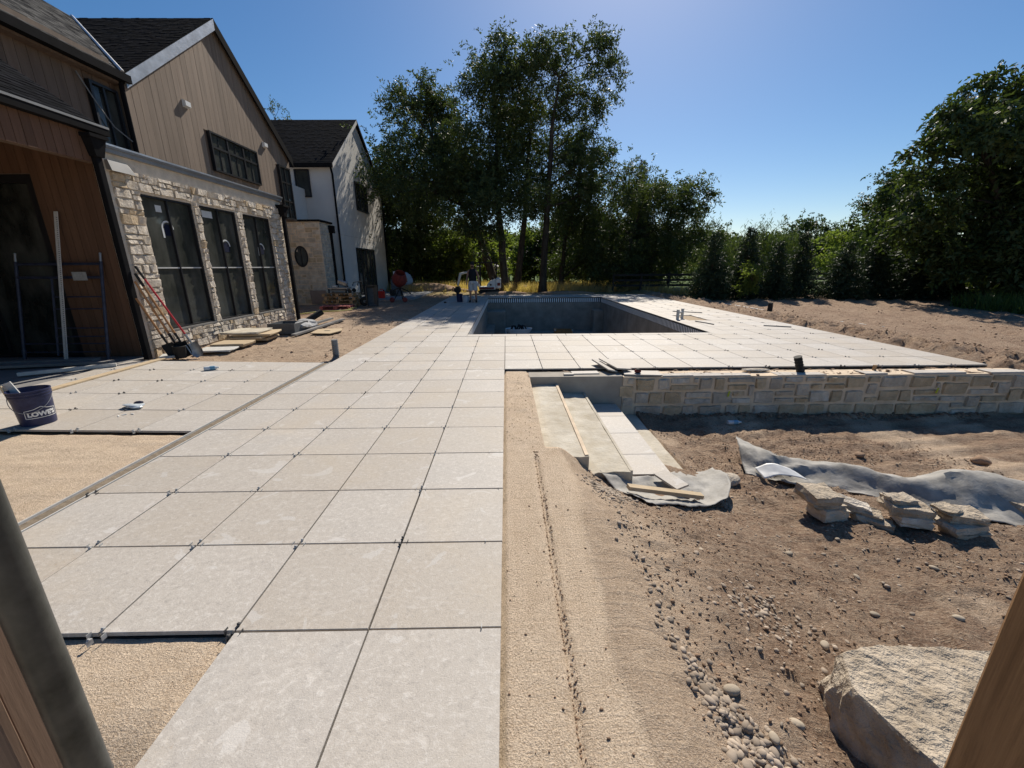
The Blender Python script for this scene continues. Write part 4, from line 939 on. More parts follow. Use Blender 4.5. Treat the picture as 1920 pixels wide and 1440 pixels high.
def tree(name, label, trunk, blobs, Y, leafm, r0, seed, L=.185, Wd=.068, per=15, dens=84, twig=.55, droop=.35, depth=.8, clump=7, spread=.40, cat='tree', group=None, fat=1.0):
    rng = np.random.default_rng(seed); base = trunk[0]
    t_ = thing(name, label, cat, (base[0], base[1], -.08), group)
    mb = MB(); n = len(trunk)
    tp = [tuple(np.array(p) + (rng.normal(0, .05, 3) if 0 < i else 0) + np.array([0, rng.normal(0, .25) if i else 0, 0])) for i, p in enumerate(trunk)]
    tp[0] = (tp[0][0], tp[0][1], -.3)
    fine = []
    for i in range(n - 1):
        for k in range(3):
            f = k / 3; fine.append(tuple(np.array(tp[i]) * (1 - f) + np.array(tp[i + 1]) * f + rng.normal(0, .02, 3)))
    fine.append(tp[-1]); m_ = len(fine)
    mb.tube(fine, [r0 * (1.35 if i == 0 else 1) * (1 - .78 * i / (m_ - 1)) for i in range(m_)], 9)
    fa = np.array(fine); cl, ow = [], []
    for (bx, bz, br) in blobs:
        br = br * fat
        by = Y + rng.uniform(-1, 1) * depth * (br + .6); c = np.array([bx, by, bz])
        below = fa[fa[:, 2] < bz - .25 * br]
        src = below if len(below) else fa[:2]
        dd = np.linalg.norm(src - c, axis=1) + .5 * np.abs(src[:, 2] - (bz - 1.2 * br)); k = int(np.argmin(dd)); rs = r0 * .42 * min(1.0, br / 1.8) * (1 - .5 * k / m_)
        lim = curve(src[k], c, rng, .07, 6, .05); mb.tube(lim, [max(.012, rs * (1 - .7 * i / 5)) for i in range(6)], 6, False)
        nc = clump + int(br * 1.5)
        dirs = unit(rng.normal(0, 1, (nc, 3)) + np.array([0, 0, .15])); cc = c + dirs * br * rng.uniform(.45, .95, (nc, 1)) * np.array([1, 1, .92])
        for q_ in cc:
            mb.tube(curve(lim[4] if rng.random() < .6 else lim[3], q_, rng, .10, 4), [max(.009, rs * .32), max(.008, rs * .2), .009, .006], 5, False)
        num = int(dens * br * br)
        pick = rng.integers(0, nc, num); pp = cc[pick] + rng.normal(0, 1, (num, 3)) * br * spread * np.array([1, 1, .72]) * rng.uniform(.4, 1.0, (num, 1))
        cl.append(pp); ow.append(unit(pp - c + np.array([0, 0, .2])) )
    cl = np.concatenate(cl); ow = np.concatenate(ow); keep = cl[:, 2] > .25; cl, ow = cl[keep], ow[keep]
    mb.build('trunk', 'bark', t_, smooth=True)
    vq = leaves(cl, ow, rng, per, L, Wd, twig, droop)
    me = mesh_np('crown', vq - np.array(ORG[t_.name]), 4, leafm); put('crown', me, None, t_)
    return t_
GRP = 'tall trees beyond the pool'
tree('locust_tree', 'tall tree behind the pool whose dark trunk leans to the left', [(-0.5, 28.0, 0), (-1.13, 28.0, 1.9), (-1.84, 28.0, 3.87), (-2.64, 28.0, 5.3), (-3.67, 28.0, 6.99), (-4.3, 28.0, 9.04)],
     [(-4.52, 12.0, .9), (-4.6, 11.2, 1.2), (-4.93, 10.2, 1.7), (-6.11, 10.6, 1.05), (-3.27, 10.31, 1.1), (-5.7, 8.47, 2.0), (-3.77, 8.17, 2.05), (-6.84, 7.3, 1.49), (-5.19, 6.39, 2.24), (-3.21, 6.07, 1.86), (-2.4, 7.6, 1.4)], 28.0, 'leaf_locust', .30, 101, group=GRP, fat=1.16)
tree('locust_tree', 'tall dense tree straight behind the left half of the pool', [(-0.04, 27.5, 0), (-0.24, 27.5, 3.19), (-0.53, 27.5, 5.98), (-0.32, 27.5, 8.9), (0.03, 27.5, 11.9)],
     [(0.05, 13.4, 1.15), (-1.03, 12.29, 1.3), (0.65, 12.16, 1.2), (-0.6, 10.83, 1.9), (-1.48, 9.6, 1.65), (0.48, 9.74, 2.01), (-1.63, 7.76, 2.12), (0.14, 7.46, 2.27), (-2.02, 5.69, 2.12), (-0.21, 5.22, 2.12), (-1.41, 3.83, 1.3)], 27.5, 'leaf_locust', .27, 102, group=GRP, fat=1.16, dens=88)
tree('locust_tree', 'slimmer tree between the two tallest trees behind the pool', [(0.74, 29.0, 0), (1.0, 29.0, 2.59), (1.32, 29.0, 5.25), (1.58, 29.0, 8.09), (1.83, 29.0, 10.47)],
     [(1.82, 11.6, 1.3), (1.34, 10.18, 1.6), (1.85, 8.39, 1.6), (1.0, 6.54, 1.9), (2.22, 5.89, 1.3)], 29.0, 'leaf_locust', .26, 103, group=GRP, fat=1.16)
tree('locust_tree', 'tallest airy tree with visible bare limbs and sparse crown right of centre', [(2.34, 27.0, 0), (2.55, 27.0, 4.08), (2.69, 27.0, 7.06), (2.83, 27.0, 9.59), (3.15, 27.0, 11.71)],
     [(2.87, 13.24, 1.0), (4.59, 13.44, 1.3), (5.64, 12.68, 1.0), (6.39, 12.17, 0.75), (3.73, 12.28, 1.25), (2.23, 12.43, 1.15), (5.29, 11.32, 1.25), (4.22, 10.66, 1.2), (5.18, 9.72, 1.2), (3.52, 9.45, 1.1), (2.99, 8.06, 1.1), (4.87, 8.48, 1.1), (3.9, 6.9, 1.2), (4.9, 6.0, 1.3)], 27.0, 'leaf_locust', .24, 104, dens=66, clump=8, spread=.36, group=GRP, fat=1.16)
tree('maple_tree', 'dark leafy tree filling the gap between the airy tree and the low bushy one', [(3.9, 30.0, 0), (4.14, 30.0, 2.25), (4.35, 30.0, 5.03), (4.7, 30.0, 7.34)],
     [(5.15, 8.62, 1.44), (5.7, 7.34, 1.52), (4.82, 6.2, 1.92), (6.02, 5.19, 1.84), (4.38, 4.18, 2.0), (6.4, 3.47, 2.0), (4.3, 2.07, 1.5), (6.31, 1.9, 1.6)], 30.0, 'leaf_dark', .20, 105, dens=84, group=GRP, fat=1.16)
tree('maple_tree', 'dark dense tree standing right beside the white gabled wing', [(-7.37, 33.0, 0), (-7.35, 33.0, 2.38), (-7.44, 33.0, 5.43)],
     [(-8.39, 9.01, 1.41), (-7.92, 6.89, 2.11), (-9.14, 5.06, 1.76), (-7.45, 4.3, 2.55), (-8.9, 2.39, 2.2), (-6.23, 2.77, 2.11), (-4.9, 4.67, 2.11), (-7.6, 1.0, 1.58), (-9.6, 7.2, 1.6), (-5.6, 6.4, 1.6)], 33.0, 'leaf_dark', .26, 106, dens=66, L=.22, Wd=.095, group=GRP, fat=1.16)
tree('locust_tree', 'broad low bushy tree with feathery right-hand branches beyond the deck', [(7.89, 28.0, 0), (8.02, 28.0, 1.51), (8.4, 28.0, 3.5), (8.78, 28.0, 5.09)],
     [(7.85, 6.0, 1.5), (9.19, 6.1, 1.4), (10.67, 5.65, 1.3), (11.82, 6.2, 0.8), (12.69, 4.76, 0.7), (12.3, 5.5, .6), (7.64, 4.47, 2.09), (9.73, 4.14, 2.09), (11.45, 4.13, 1.57), (7.34, 2.68, 2.0), (9.61, 2.34, 1.9), (11.35, 2.49, 1.6), (12.9, 3.48, 0.8), (6.85, 1.7, 1.3), (10.87, 1.5, 1.1)], 28.0, 'leaf_locust', .20, 107, dens=84, group=GRP, fat=1.16)
tree('walnut_tree', 'big near tree with large hanging leaves at the right edge of the picture', [(21.19, 17.0, 0), (20.25, 17.0, 2.06), (19.33, 17.0, 3.85), (18.51, 17.0, 5.71)],
     [(16.52, 6.74, 0.50), (16.15, 6.95, .3), (17.97, 7.9, 0.6), (18.85, 7.53, 0.81), (17.6, 6.86, 0.95), (16.21, 5.72, 0.6), (17.21, 5.62, 1.15), (18.85, 5.62, 1.4), (16.6, 4.52, 0.95), (18.46, 4.14, 1.4), (20.06, 3.56, 1.4), (17.5, 2.98, 1.22), (19.6, 2.37, 1.27), (18.41, 1.66, 0.91), (20.71, 1.65, 1.0), (20.84, 6.06, 1.81), (21.91, 3.45, 1.58), (16.6, 3.6, .8), (19.8, 1.2, 1.1), (21.2, 2.8, 1.5), (22.4, 1.4, 1.5), (18.4, 2.4, 1.1), (20.6, 4.6, 1.4)], 17.0, 'leaf_walnut', .28, 108, L=.235, Wd=.095, per=13, dens=135, twig=.55, droop=.55)
tree('poplar_tree', 'tall dark tree rising behind the spruce row near the right edge', [(28.82, 30.0, 0), (27.93, 30.0, 2.11), (27.19, 30.0, 4.24)],
     [(27.2, 6.9, 1.3), (26.2, 6.0, 1.3), (28.3, 6.4, 1.3), (25.87, 5.2, 1.4), (27.79, 5.1, 1.76), (25.5, 3.72, 1.44), (27.96, 3.01, 1.76), (29.54, 3.88, 1.6), (28.88, 5.6, 1.2), (26.0, 2.0, 1.5), (30.5, 2.6, 1.8)], 30.0, 'leaf_dark', .25, 109, dens=72, L=.20, Wd=.10)
tree('far_tree', 'left one of two rounded far-off trees above the spruce row', [(42.23, 60.0, 0), (41.69, 60.0, 3.43), (41.57, 60.0, 5.2)], [(41.4, 6.12, 2.1), (39.63, 4.72, 1.76), (42.91, 4.14, 2.08), (40.6, 3.0, 2.0)], 60.0, 'leaf_dark', .3, 110, dens=34, L=.32, Wd=.15, twig=.9)
tree('far_tree', 'right one of two rounded far-off trees above the spruce row', [(45.95, 60.0, 0), (45.49, 60.0, 2.69), (45.04, 60.0, 4.83)], [(44.77, 5.4, 2.1), (46.71, 4.12, 1.76), (43.79, 3.56, 1.6), (45.5, 2.5, 2.0)], 60.0, 'leaf_dark', .3, 111, dens=34, L=.32, Wd=.15, twig=.9)
tree('willow_tree', 'weeping willow behind the leftmost spruce of the row', [(18.33, 36.0, 0), (18.06, 36.0, 1.44), (17.64, 36.0, 2.95)], [(17.2, 3.0, 1.5), (18.37, 3.7, 1.35), (18.01, 1.87, 1.6), (16.3, 2.0, 1.3), (19.6, 2.8, 1.3)], 36.0, 'leaf_willow', .3, 112, dens=44, L=.34, Wd=.05, droop=1.6, twig=1.0)
tree('willow_tree', 'weeping willow behind the middle of the spruce row', [(23.04, 38.0, 0), (22.6, 38.0, 1.4), (22.06, 38.0, 3.01)], [(21.17, 3.5, 1.5), (22.71, 3.8, 1.5), (24.3, 3.4, 1.3), (22.14, 1.87, 1.8), (24.07, 1.86, 1.5), (26.0, 2.8, 1.5)], 38.0, 'leaf_willow', .3, 113, dens=44, L=.36, Wd=.055, droop=1.6, twig=1.0)
tree('far_tree', 'broad green tree seen between the spruces and the tall dark tree', [(33.5, 42.0, 0), (33.3, 42.0, 2.0), (33.2, 42.0, 3.0)], [(33.0, 3.6, 1.8), (35.0, 3.2, 1.8), (31.2, 2.4, 1.6), (34.0, 1.8, 1.8), (36.5, 2.2, 1.8)], 42.0, 'leaf_sun', .3, 114, dens=30, L=.3, Wd=.14, twig=.8)
tree('small_tree', 'leafy branch-top tree peeking over the ridge of the white wing', [(-17.8, 36.0, 0), (-17.8, 36.0, 8.0), (-17.5, 36.0, 12.6)], [(-17.4, 13.0, .55), (-17.3, 13.6, .3), (-17.6, 12.0, 1.0), (-18.2, 11.0, 1.3)], 36.0, 'leaf_locust', .25, 115, dens=30)
# understorey bushes behind the trunks
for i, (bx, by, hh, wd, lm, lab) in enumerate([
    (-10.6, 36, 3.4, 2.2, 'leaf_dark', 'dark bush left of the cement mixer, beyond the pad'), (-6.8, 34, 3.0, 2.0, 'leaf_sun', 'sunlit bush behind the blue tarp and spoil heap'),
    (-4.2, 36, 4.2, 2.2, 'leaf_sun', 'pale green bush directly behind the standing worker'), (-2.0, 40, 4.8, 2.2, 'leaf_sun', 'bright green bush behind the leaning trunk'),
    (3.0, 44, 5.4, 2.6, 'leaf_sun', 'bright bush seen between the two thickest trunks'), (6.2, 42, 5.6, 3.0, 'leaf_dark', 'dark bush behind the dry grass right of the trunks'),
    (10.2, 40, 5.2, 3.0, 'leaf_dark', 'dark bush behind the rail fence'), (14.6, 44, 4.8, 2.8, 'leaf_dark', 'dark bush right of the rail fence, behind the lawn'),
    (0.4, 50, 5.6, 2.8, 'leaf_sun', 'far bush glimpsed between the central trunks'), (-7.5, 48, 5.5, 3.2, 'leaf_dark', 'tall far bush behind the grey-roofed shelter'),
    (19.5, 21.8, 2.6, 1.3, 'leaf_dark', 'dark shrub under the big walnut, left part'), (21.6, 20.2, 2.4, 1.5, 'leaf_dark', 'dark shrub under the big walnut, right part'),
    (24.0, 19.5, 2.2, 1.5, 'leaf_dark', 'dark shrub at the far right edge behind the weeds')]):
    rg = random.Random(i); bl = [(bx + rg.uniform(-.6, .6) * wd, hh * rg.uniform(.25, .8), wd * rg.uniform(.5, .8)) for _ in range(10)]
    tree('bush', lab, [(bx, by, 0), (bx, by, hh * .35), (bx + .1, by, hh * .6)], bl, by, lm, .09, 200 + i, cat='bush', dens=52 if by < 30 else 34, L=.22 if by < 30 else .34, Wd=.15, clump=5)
# spruce row
def spruce(label, x, y, H, Rb, seed, group):
    rng = np.random.default_rng(seed); t_ = thing('spruce_tree', label, 'spruce', (x, y, -.05), group)
    MB().tube([(x, y, -.1), (x, y, H * .5), (x, y, H * .97)], [.07, .045, .008], 7).build('trunk', 'bark', t_, smooth=True)
    zs = []; z = .12
    cen, dr = [], []
    while z < H * .985:
        rr = Rb * (1 - (z / H)) ** .8 * rng.uniform(.86, 1.12) + .05; nb = int(5 + 12 * rr)
        for a in rng.uniform(0, 6.283, nb):
            r_ = rr * rng.uniform(.7, 1.15); m_ = max(2, int(r_ / .11))
            for k in range(m_):
                f = (k + 1) / m_
                cen.append((x + math.cos(a) * r_ * f, y + math.sin(a) * r_ * f, z + .10 * f - .26 * f * f * r_ + rng.normal(0, .015))); dr.append((math.cos(a), math.sin(a), -.15))
        z += .075 + .03 * rng.random()
    cen, dr = np.array(cen), np.array(dr)
    vq = leaves(cen, dr * 2, rng, 6, .14, .042, .16, .25)
    me = mesh_np('crown', vq - np.array(ORG[t_.name]), 4, 'needles'); put('crown', me, None, t_)
ordn = ['first', 'second', 'third', 'fourth', 'fifth', 'sixth', 'seventh', 'eighth']
for i, (x_, y_, h_, r_) in enumerate([(9.85, 20.1, 3.0, 1.08), (11.6, 20.3, 3.25, 1.02), (12.85, 20.0, 2.65, .86), (14.3, 20.4, 3.0, 1.0), (16.0, 19.7, 2.55, 1.12), (17.6, 20.0, 3.1, 1.0), (19.3, 19.5, 3.4, 1.2), (21.4, 19.2, 2.8, 1.05)]):
    spruce('%s young spruce from the left in the row behind the dirt' % ordn[i], x_, y_, h_, r_, 300 + i, 'spruce row')
spruce('dark conifer spire poking above the low bushy tree', 10.1, 33.0, 9.0, 2.2, 320, None)
tree('sapling', 'pale green young sapling in front of the second spruce', [(11.1, 19.0, 0), (11.1, 19.0, .5), (11.15, 19.0, 1.0)], [(11.2, 1.35, .32), (11.0, 1.0, .36), (11.15, .65, .38), (10.9, .5, .3)], 19.0, 'leaf_sun', .02, 330, L=.12, Wd=.045, per=12, dens=420, twig=.22, depth=.4)
# grasses
def blades(name, label, cat, pts, h0, h1, m, seed, wd=.02, lean=.35):
    rng = np.random.default_rng(seed); pts = np.array(pts); k = len(pts)
    a = rng.uniform(0, 6.283, k); hh = rng.uniform(h0, h1, k)[:, None]; side = np.stack([np.cos(a), np.sin(a), 0 * a], 1) * wd
    tip = pts + np.array([0, 0, 1]) * hh + rng.normal(0, lean, (k, 3)) * hh * np.array([1, 1, .15])
    v = np.stack([pts - side, pts + side, tip], 1).reshape(-1, 3)
    o = put(name, mesh_np(name, v, 3, m), None, kind='stuff'); o['label'] = label; o['category'] = cat; return o
rg = np.random.default_rng(5)
ax_, ay_ = rg.uniform(-11, 10.5, 26000), rg.uniform(25.6, 33, 26000); kp = (fbm(ax_ * .5, ay_ * .5, 91, 3) > .44) & ~((ax_ > -3.6) & (ax_ < -.1) & (ay_ < 27.6))
pts = np.stack([ax_, ay_, 0 * ax_ - .08], 1)[kp]
blades('dry_grass', 'tall dry yellow grass growing under the trees beyond the pool', 'grass', pts, .25, .75, 'drygrass', 6, .018)
pts = [(x_, y_, 0.0) for x_, y_ in zip(rg.uniform(9.2, 12.5, 5000), rg.uniform(23.0, 25.6, 5000))]
blades('pale_dry_grass', 'pinkish tan dry grass strip in front of the rail fence', 'grass', pts, .15, .42, 'drygrass', 7, .014)
cxs, cys = rg.uniform(17.4, 21, 60), rg.uniform(13.6, 16.4, 60); ii = rg.integers(0, 60, 2200); ax_, ay_ = cxs[ii] + rg.normal(0, .14, 2200), cys[ii] + rg.normal(0, .14, 2200)
pts = np.stack([ax_, ay_, height(ax_[None], ay_[None])[0] - .02], 1)
blades('green_weeds', 'bright green weeds at the right edge below the big walnut', 'weeds', pts, .2, .75, 'weeds', 8, .022, .5)

# far wood along the horizon, one mass
rng = np.random.default_rng(77); k = 11000; fx = rng.uniform(-70, 170, k); fy = 95 + rng.uniform(-5, 5, k); top = 4.6 + 4.6 * fbm(fx * .09, fx * 0, 3, 3) + 1.6 * fbm(fx * .35, fx * 0 + 5, 8, 2)
fz = top * rng.uniform(.02, 1.0, k) ** .8; cen = np.stack([fx, fy, fz], 1)
fo = put('far_wood', mesh_np('far_wood', leaves(cen, rng.normal(0, 1, (k, 3)), rng, 10, .75, .42, 1.6, .2), 4, 'leaf_dark'), None, kind='stuff'); fo['label'] = 'distant tree line along the horizon behind everything'; fo['category'] = 'wood'

# ------------------------------------------------------------------ things on the site
def rot_about(mb, c, rz=0.0, rx=0.0, ry=0.0):
    c = Vector(c); return mb.xf(Matrix.Translation(c) @ Matrix.Rotation(rz, 4, 'Z') @ Matrix.Rotation(ry, 4, 'Y') @ Matrix.Rotation(rx, 4, 'X') @ Matrix.Translation(-c))
def single(mb, name, m, label, cat, at, group=None, smooth=False): return tag(mb.build(name, m, None, smooth, at=at), label, cat, group)
def lump(c, r, seed, n=3, rough=.18, m=None):
    """irregular rock: displaced icosphere squashed to r"""
    b = bmesh.new(); bmesh.ops.create_icosphere(b, subdivisions=n, radius=1.0); rg = random.Random(seed)
    fr = [Vector((rg.uniform(-1, 1), rg.uniform(-1, 1), rg.uniform(-1, 1))) * rg.uniform(1, 4) for _ in range(7)]; ph = [rg.uniform(0, 6.3) for _ in range(7)]
    for v in b.verts:
        k = 1 + rough * sum(math.sin(f.dot(v.co) + p_) for f, p_ in zip(fr, ph)) / 3.0
        v.co = Vector((c[0] + v.co.x * r[0] * k, c[1] + v.co.y * r[1] * k, c[2] + v.co.z * r[2] * k))
    return MB().bm(b)
def block(c, hx, hy, hz, seed, rz=0.0, sub=3, amp=.012, tilt=(0, 0)):
    """rough-faced quarried block"""
    b = bmesh.new(); bmesh.ops.create_cube(b, size=2.0); bmesh.ops.subdivide_edges(b, edges=b.edges[:], cuts=sub, use_grid_fill=True); rg = random.Random(seed)
    sk = [rg.uniform(-.05, .05) for _ in range(6)]
    for v in b.verts:
        x, y, z = v.co; ex = sum(abs(t_) > .99 for t_ in (x, y, z))
        if ex >= 2: x *= .95; y *= .95; z *= .93
        X_ = hx * (x + sk[0] * y * .5 + sk[1] * z * .4) + rg.uniform(-amp, amp); Y_ = hy * (y + sk[2] * x * .5 + sk[3] * z * .4) + rg.uniform(-amp, amp); Z_ = hz * (z + sk[4] * x * .3) + rg.uniform(-amp, amp) * .7
        v.co = Vector((X_, Y_, Z_))
    mt = Matrix.Translation(c) @ Matrix.Rotation(rz, 4, 'Z') @ Matrix.Rotation(tilt[0], 4, 'X') @ Matrix.Rotation(tilt[1], 4, 'Y')
    bmesh.ops.transform(b, matrix=mt, verts=b.verts[:]); bmesh.ops.triangulate(b, faces=b.faces[:]); return MB().bm(b)

# --- near the camera ---------------------------------------------------------------------------
pp = thing('scaffold_pole', 'dark steel scaffold tube standing close by at the lower left', 'pole', (-.686, .5, -.05))
MB().tube([(-.686, .5, -.05), (-.686, .5, 2.9)], .0245, 20).build('tube', 'pipe', pp, smooth=True)
MB().tube([(-.686, .5, 1.50), (-.686, .5, 1.56)], .031, 16).build('coupling', 'pipe', pp, smooth=True); MB().cbox(-.76, -.61, .43, .57, -.06, -.045, .003).build('base_plate', 'pipe', pp)
tb = MB().cbox(-.90, -.735, .47, .56, -.05, 2.9, .004); rw_ = thing('trim_post', 'smooth brown wooden post at the lower left corner behind the pole', 'post', (-.8, .5, -.05))
tb.build('board', 'trim', rw_); MB().cbox(-.742, -.728, .455, .469, -.05, 2.9, .002).build('edge_bead', 'trim', rw_)
ps = MB().cbox(.80, .93, .37, .50, -.35, 2.9, .006); single(ps, 'wooden_post', 'post', 'rough brown timber post at the lower right corner', 'post', (.87, .52, -.3))
# quarry boulder
topo = [(1.44, 1.25), (1.52, 1.40), (1.73, 1.455), (2.0, 1.43), (2.25, 1.40), (2.34, 1.15), (2.2, .72), (1.70, .60), (1.56, .80), (1.50, 1.02)]
def loft(rings):
    mb = MB(); n_ = len(rings[0])
    for r_ in rings: mb.v += r_
    for k in range(len(rings) - 1):
        for i in range(n_): mb.f.append((k * n_ + i, k * n_ + (i + 1) % n_, (k + 1) * n_ + (i + 1) % n_, (k + 1) * n_ + i))
    return mb
def dens_ring(poly, m_=9):
    out = []
    for i in range(len(poly)):
        a, c_ = poly[i], poly[(i + 1) % len(poly)]
        for k in range(m_): out.append((a[0] + (c_[0] - a[0]) * k / m_, a[1] + (c_[1] - a[1]) * k / m_))
    return out
dr_ = np.array(dens_ring(topo)); cxm, cym = 1.88, 1.05; rings = []; na = np.arange(len(dr_)) * .21
for k, (z_, sc_, am) in enumerate([(-.75, 1.10, .05), (-.66, 1.10, .05), (-.58, 1.10, .05), (-.50, 1.09, .055), (-.44, 1.085, .055), (-.38, 1.08, .05), (-.33, 1.07, .05), (-.28, 1.065, .045), (-.23, 1.05, .04), (-.19, 1.04, .035), (-.15, 1.03, .03), (-.12, 1.015, .022), (-.099, 1.005, .014), (-.089, .99, .008)] + [(-.088, 1 - .05 * q_, .0) for q_ in range(1, 20)] + [(-.088, .01, 0)]):
    nz = fbm(na + 3.3, na * 0 + z_ * 9, 12, 4) - .5 + .5 * (fbm(na * 3.1, na * 0 + z_ * 24, 19, 3) - .5); x_ = cxm + (dr_[:, 0] - cxm) * sc_; y_ = cym + (dr_[:, 1] - cym) * sc_
    dxy = dr_ - np.array([cxm, cym]); dxy = dxy / np.linalg.norm(dxy, axis=1, keepdims=True); x_ = x_ + dxy[:, 0] * nz * am * 2; y_ = y_ + dxy[:, 1] * nz * am * 2
    zz = z_ + (fbm(x_ * 5, y_ * 5, 33, 4) - .5) * (.045 if z_ > -.13 else .01) + (.022 * (fbm(x_ * 24, y_ * 24, 35, 3) - .5) if z_ > -.13 else 0)
    rings.append([(float(p_), float(q_), float(r_)) for p_, q_, r_ in zip(x_, y_, zz)])
single(loft(rings), 'boulder', 'boulder', 'big cream quarry boulder with a sunlit rough flat top', 'boulder', (1.85, 1.12, -.6))

# --- LOWE'S bucket ----------------------------------------------------------------------------
BX, BYY, BZ = -4.90, 4.10, ptz(-4.9)
bk = thing('bucket', 'blue plastic bucket with white lettering on the patio edge at left', 'bucket', (BX, BYY, BZ))
MB().lathe((BX, BYY, BZ), [(.0, .004), (.128, .004), (.131, .0), (.133, .02), (.150, .30), (.158, .302), (.158, .314), (.151, .316), (.152, .328), (.160, .330), (.160, .343), (.153, .345), (.154, .357), (.161, .36), (.161, .37), (.149, .37), (.146, .34), (.128, .012), (0, .012)], 40).build('body', 'blue', bk, smooth=True)
MB().tube([(BX + .163 * math.cos(t_), BYY + .163 * math.sin(t_), BZ + .31 - .16 * math.sin(math.pi * (t_ + 2.6) / 3.14)) for t_ in [(-2.6 + 3.14 * i / 14) for i in range(15)]], .003, 6).build('wire_handle', 'steel', bk, smooth=True)
rot_about(MB().cbox(BX - .16, BX - .07, BYY - .03, BYY - .012, BZ + .1, BZ + .46, .003), (BX - .1, BYY, BZ + .3), .3, 0, -.35).build('trowel_board', 'offwhite', bk)
rot_about(MB().cbox(BX - .17, BX - .15, BYY - .07, BYY - .05, BZ + .1, BZ + .44, .003), (BX - .1, BYY, BZ + .3), .3, 0, -.2).build('stick', 'lumber', bk)
def wrap_text(body, size, ang, z0, parent, m, name, shear=0.0, off=.004):
    cu = bpy.data.curves.new('txt', 'FONT'); cu.body = body; cu.size = size; cu.align_x = 'CENTER'; cu.offset = off; cu.resolution_u = 3
    to = bpy.data.objects.new('txt', cu); C.objects.link(to); dg = bpy.context.evaluated_depsgraph_get(); me = bpy.data.meshes.new_from_object(to.evaluated_get(dg))
    bm_ = bmesh.new(); bm_.from_mesh(me); bmesh.ops.triangulate(bm_, faces=bm_.faces[:])
    for _ in range(2):
        le = [e for e in bm_.edges if abs(e.verts[0].co.x - e.verts[1].co.x) > .018]
        if le: bmesh.ops.subdivide_edges(bm_, edges=le, cuts=1); bmesh.ops.triangulate(bm_, faces=bm_.faces[:])
    bpy.data.objects.remove(to); mb = MB().bm(bm_)
    def bend(v):
        z = z0 + v[1]; r_ = .133 + .017 * (z - .02) / .28 + .0022; t_ = ang + v[0] / r_; return (BX + r_ * math.cos(t_), BYY + r_ * math.sin(t_), BZ + z)
    mb.v = [bend(v) for v in mb.v]; return mb.build(name, m, parent)
TA = -.40
wrap_text("LOWE'S", .062, TA, .105, bk, 'white', 'lettering', off=.0035)
lg = MB(); out_ = [(-.125, .085), (.125, .085), (.125, .165), (.045, .178), (.0, .20), (-.06, .176), (-.125, .165), (-.125, .085)]
for (x0, z0), (x1, z1) in zip(out_[:-1], out_[1:]):
    nseg = 6; dx, dz = x1 - x0, z1 - z0; L_ = math.hypot(dx, dz); px_, pz_ = -dz / L_ * .003, dx / L_ * .003
    for k in range(nseg):
        q_ = []
        for f, s_ in ((k / nseg, -1), ((k + 1) / nseg, -1), ((k + 1) / nseg, 1), (k / nseg, 1)):
            x, z = x0 + dx * f + px_ * s_, z0 + dz * f + pz_ * s_; r_ = .133 + .017 * (z - .02) / .28 + .002; t_ = TA + x / r_; q_.append((BX + r_ * math.cos(t_), BYY + r_ * math.sin(t_), BZ + z))
        lg.add(q_, [(0, 1, 2, 3)])
lg.build('logo_outline', 'white', bk)

# --- small litter on the pavings ------------------------------------------------------------
def bottle(x, y, z, rz, label, r=.032, L=.2):
    t_ = thing('water_bottle', label, 'bottle', (x, y, z)); ca, sa = math.cos(rz), math.sin(rz)
    def ax(prof, nm, m_):
        mb = MB().lathe((0, 0, 0), prof, 14); mb.xf(Matrix.Translation((x, y, z + r)) @ Matrix.Rotation(rz, 4, 'Z') @ Matrix.Rotation(math.pi / 2, 4, 'Y')); mb.build(nm, m_, t_, smooth=True)
    ax([(0, -L / 2), (r * .9, -L / 2), (r, -L / 2 + .01), (r, -.03), (r * .9, -.02), (r, -.01), (r, L * .25), (r * .4, L * .40), (r * .4, L * .44)], 'body', 'clear'); ax([(r * 1.02, -.02), (r * 1.02, .045)], 'paper_label', 'bottleblue'); ax([(r * .45, L * .43), (r * .45, L * .5), (0, L * .5)], 'cap', 'white')
bottle(-4.66, 6.38, ptz(-4.7), .5, 'clear water bottle lying on the patio tiles near the house')
bottle(3.34, 5.52, gz(3.34, 5.52), .05, 'blue-labelled water bottle lying in the shade of the stone wall')
def crumple(c, r, seed, m, name, label, cat):
    return single(lump(c, r, seed, 3, .55), name, m, label, cat, c)
cb = lump((-4.37, 4.60, ptz(-4.37) + .022), (.13, .07, .026), 5, 3, .5); tt = thing('plastic_bag', 'crumpled clear plastic bag lying on the patio', 'bag', (-4.37, 4.6, ptz(-4.37)))
cb.build('film', 'clear', tt); lump((-4.32, 4.64, ptz(-4.37) + .04), (.05, .035, .016), 9, 2, .4).build('print', 'decal_blue', tt)
for i, (x_, y_) in enumerate([(-4.24, 4.35), (-4.17, 4.37), (-4.26, 4.30)]):
    single(rot_about(MB().cbox(x_ - .022, x_ + .022, y_ - .006, y_ + .006, ptz(x_) + .001, ptz(x_) + .008, .002), (x_, y_, 0), rnd.uniform(-1, 1)), 'plastic_scrap', 'white', 'small white plastic scrap on the patio in front of the clear bag', 'scrap', (x_, y_, ptz(x_)), 'scraps on the patio')
lv = thing('steel_ruler', 'tall pale notched straightedge leaning on the porch wall', 'straightedge', (-7.47, 6.90, .05))
a_, b_ = Vector((-7.47, 6.90, .05)), Vector((-7.37, 7.36, 2.5)); u_ = (b_ - a_).normalized(); s_ = Vector((1, 0, 0)); n_ = u_.cross(s_).normalized()
MB().obox((a_ + b_) / 2, s_ * .028, n_ * .008, u_ * ((b_ - a_).length / 2)).build('bar', 'offwhite', lv)
tk = MB()
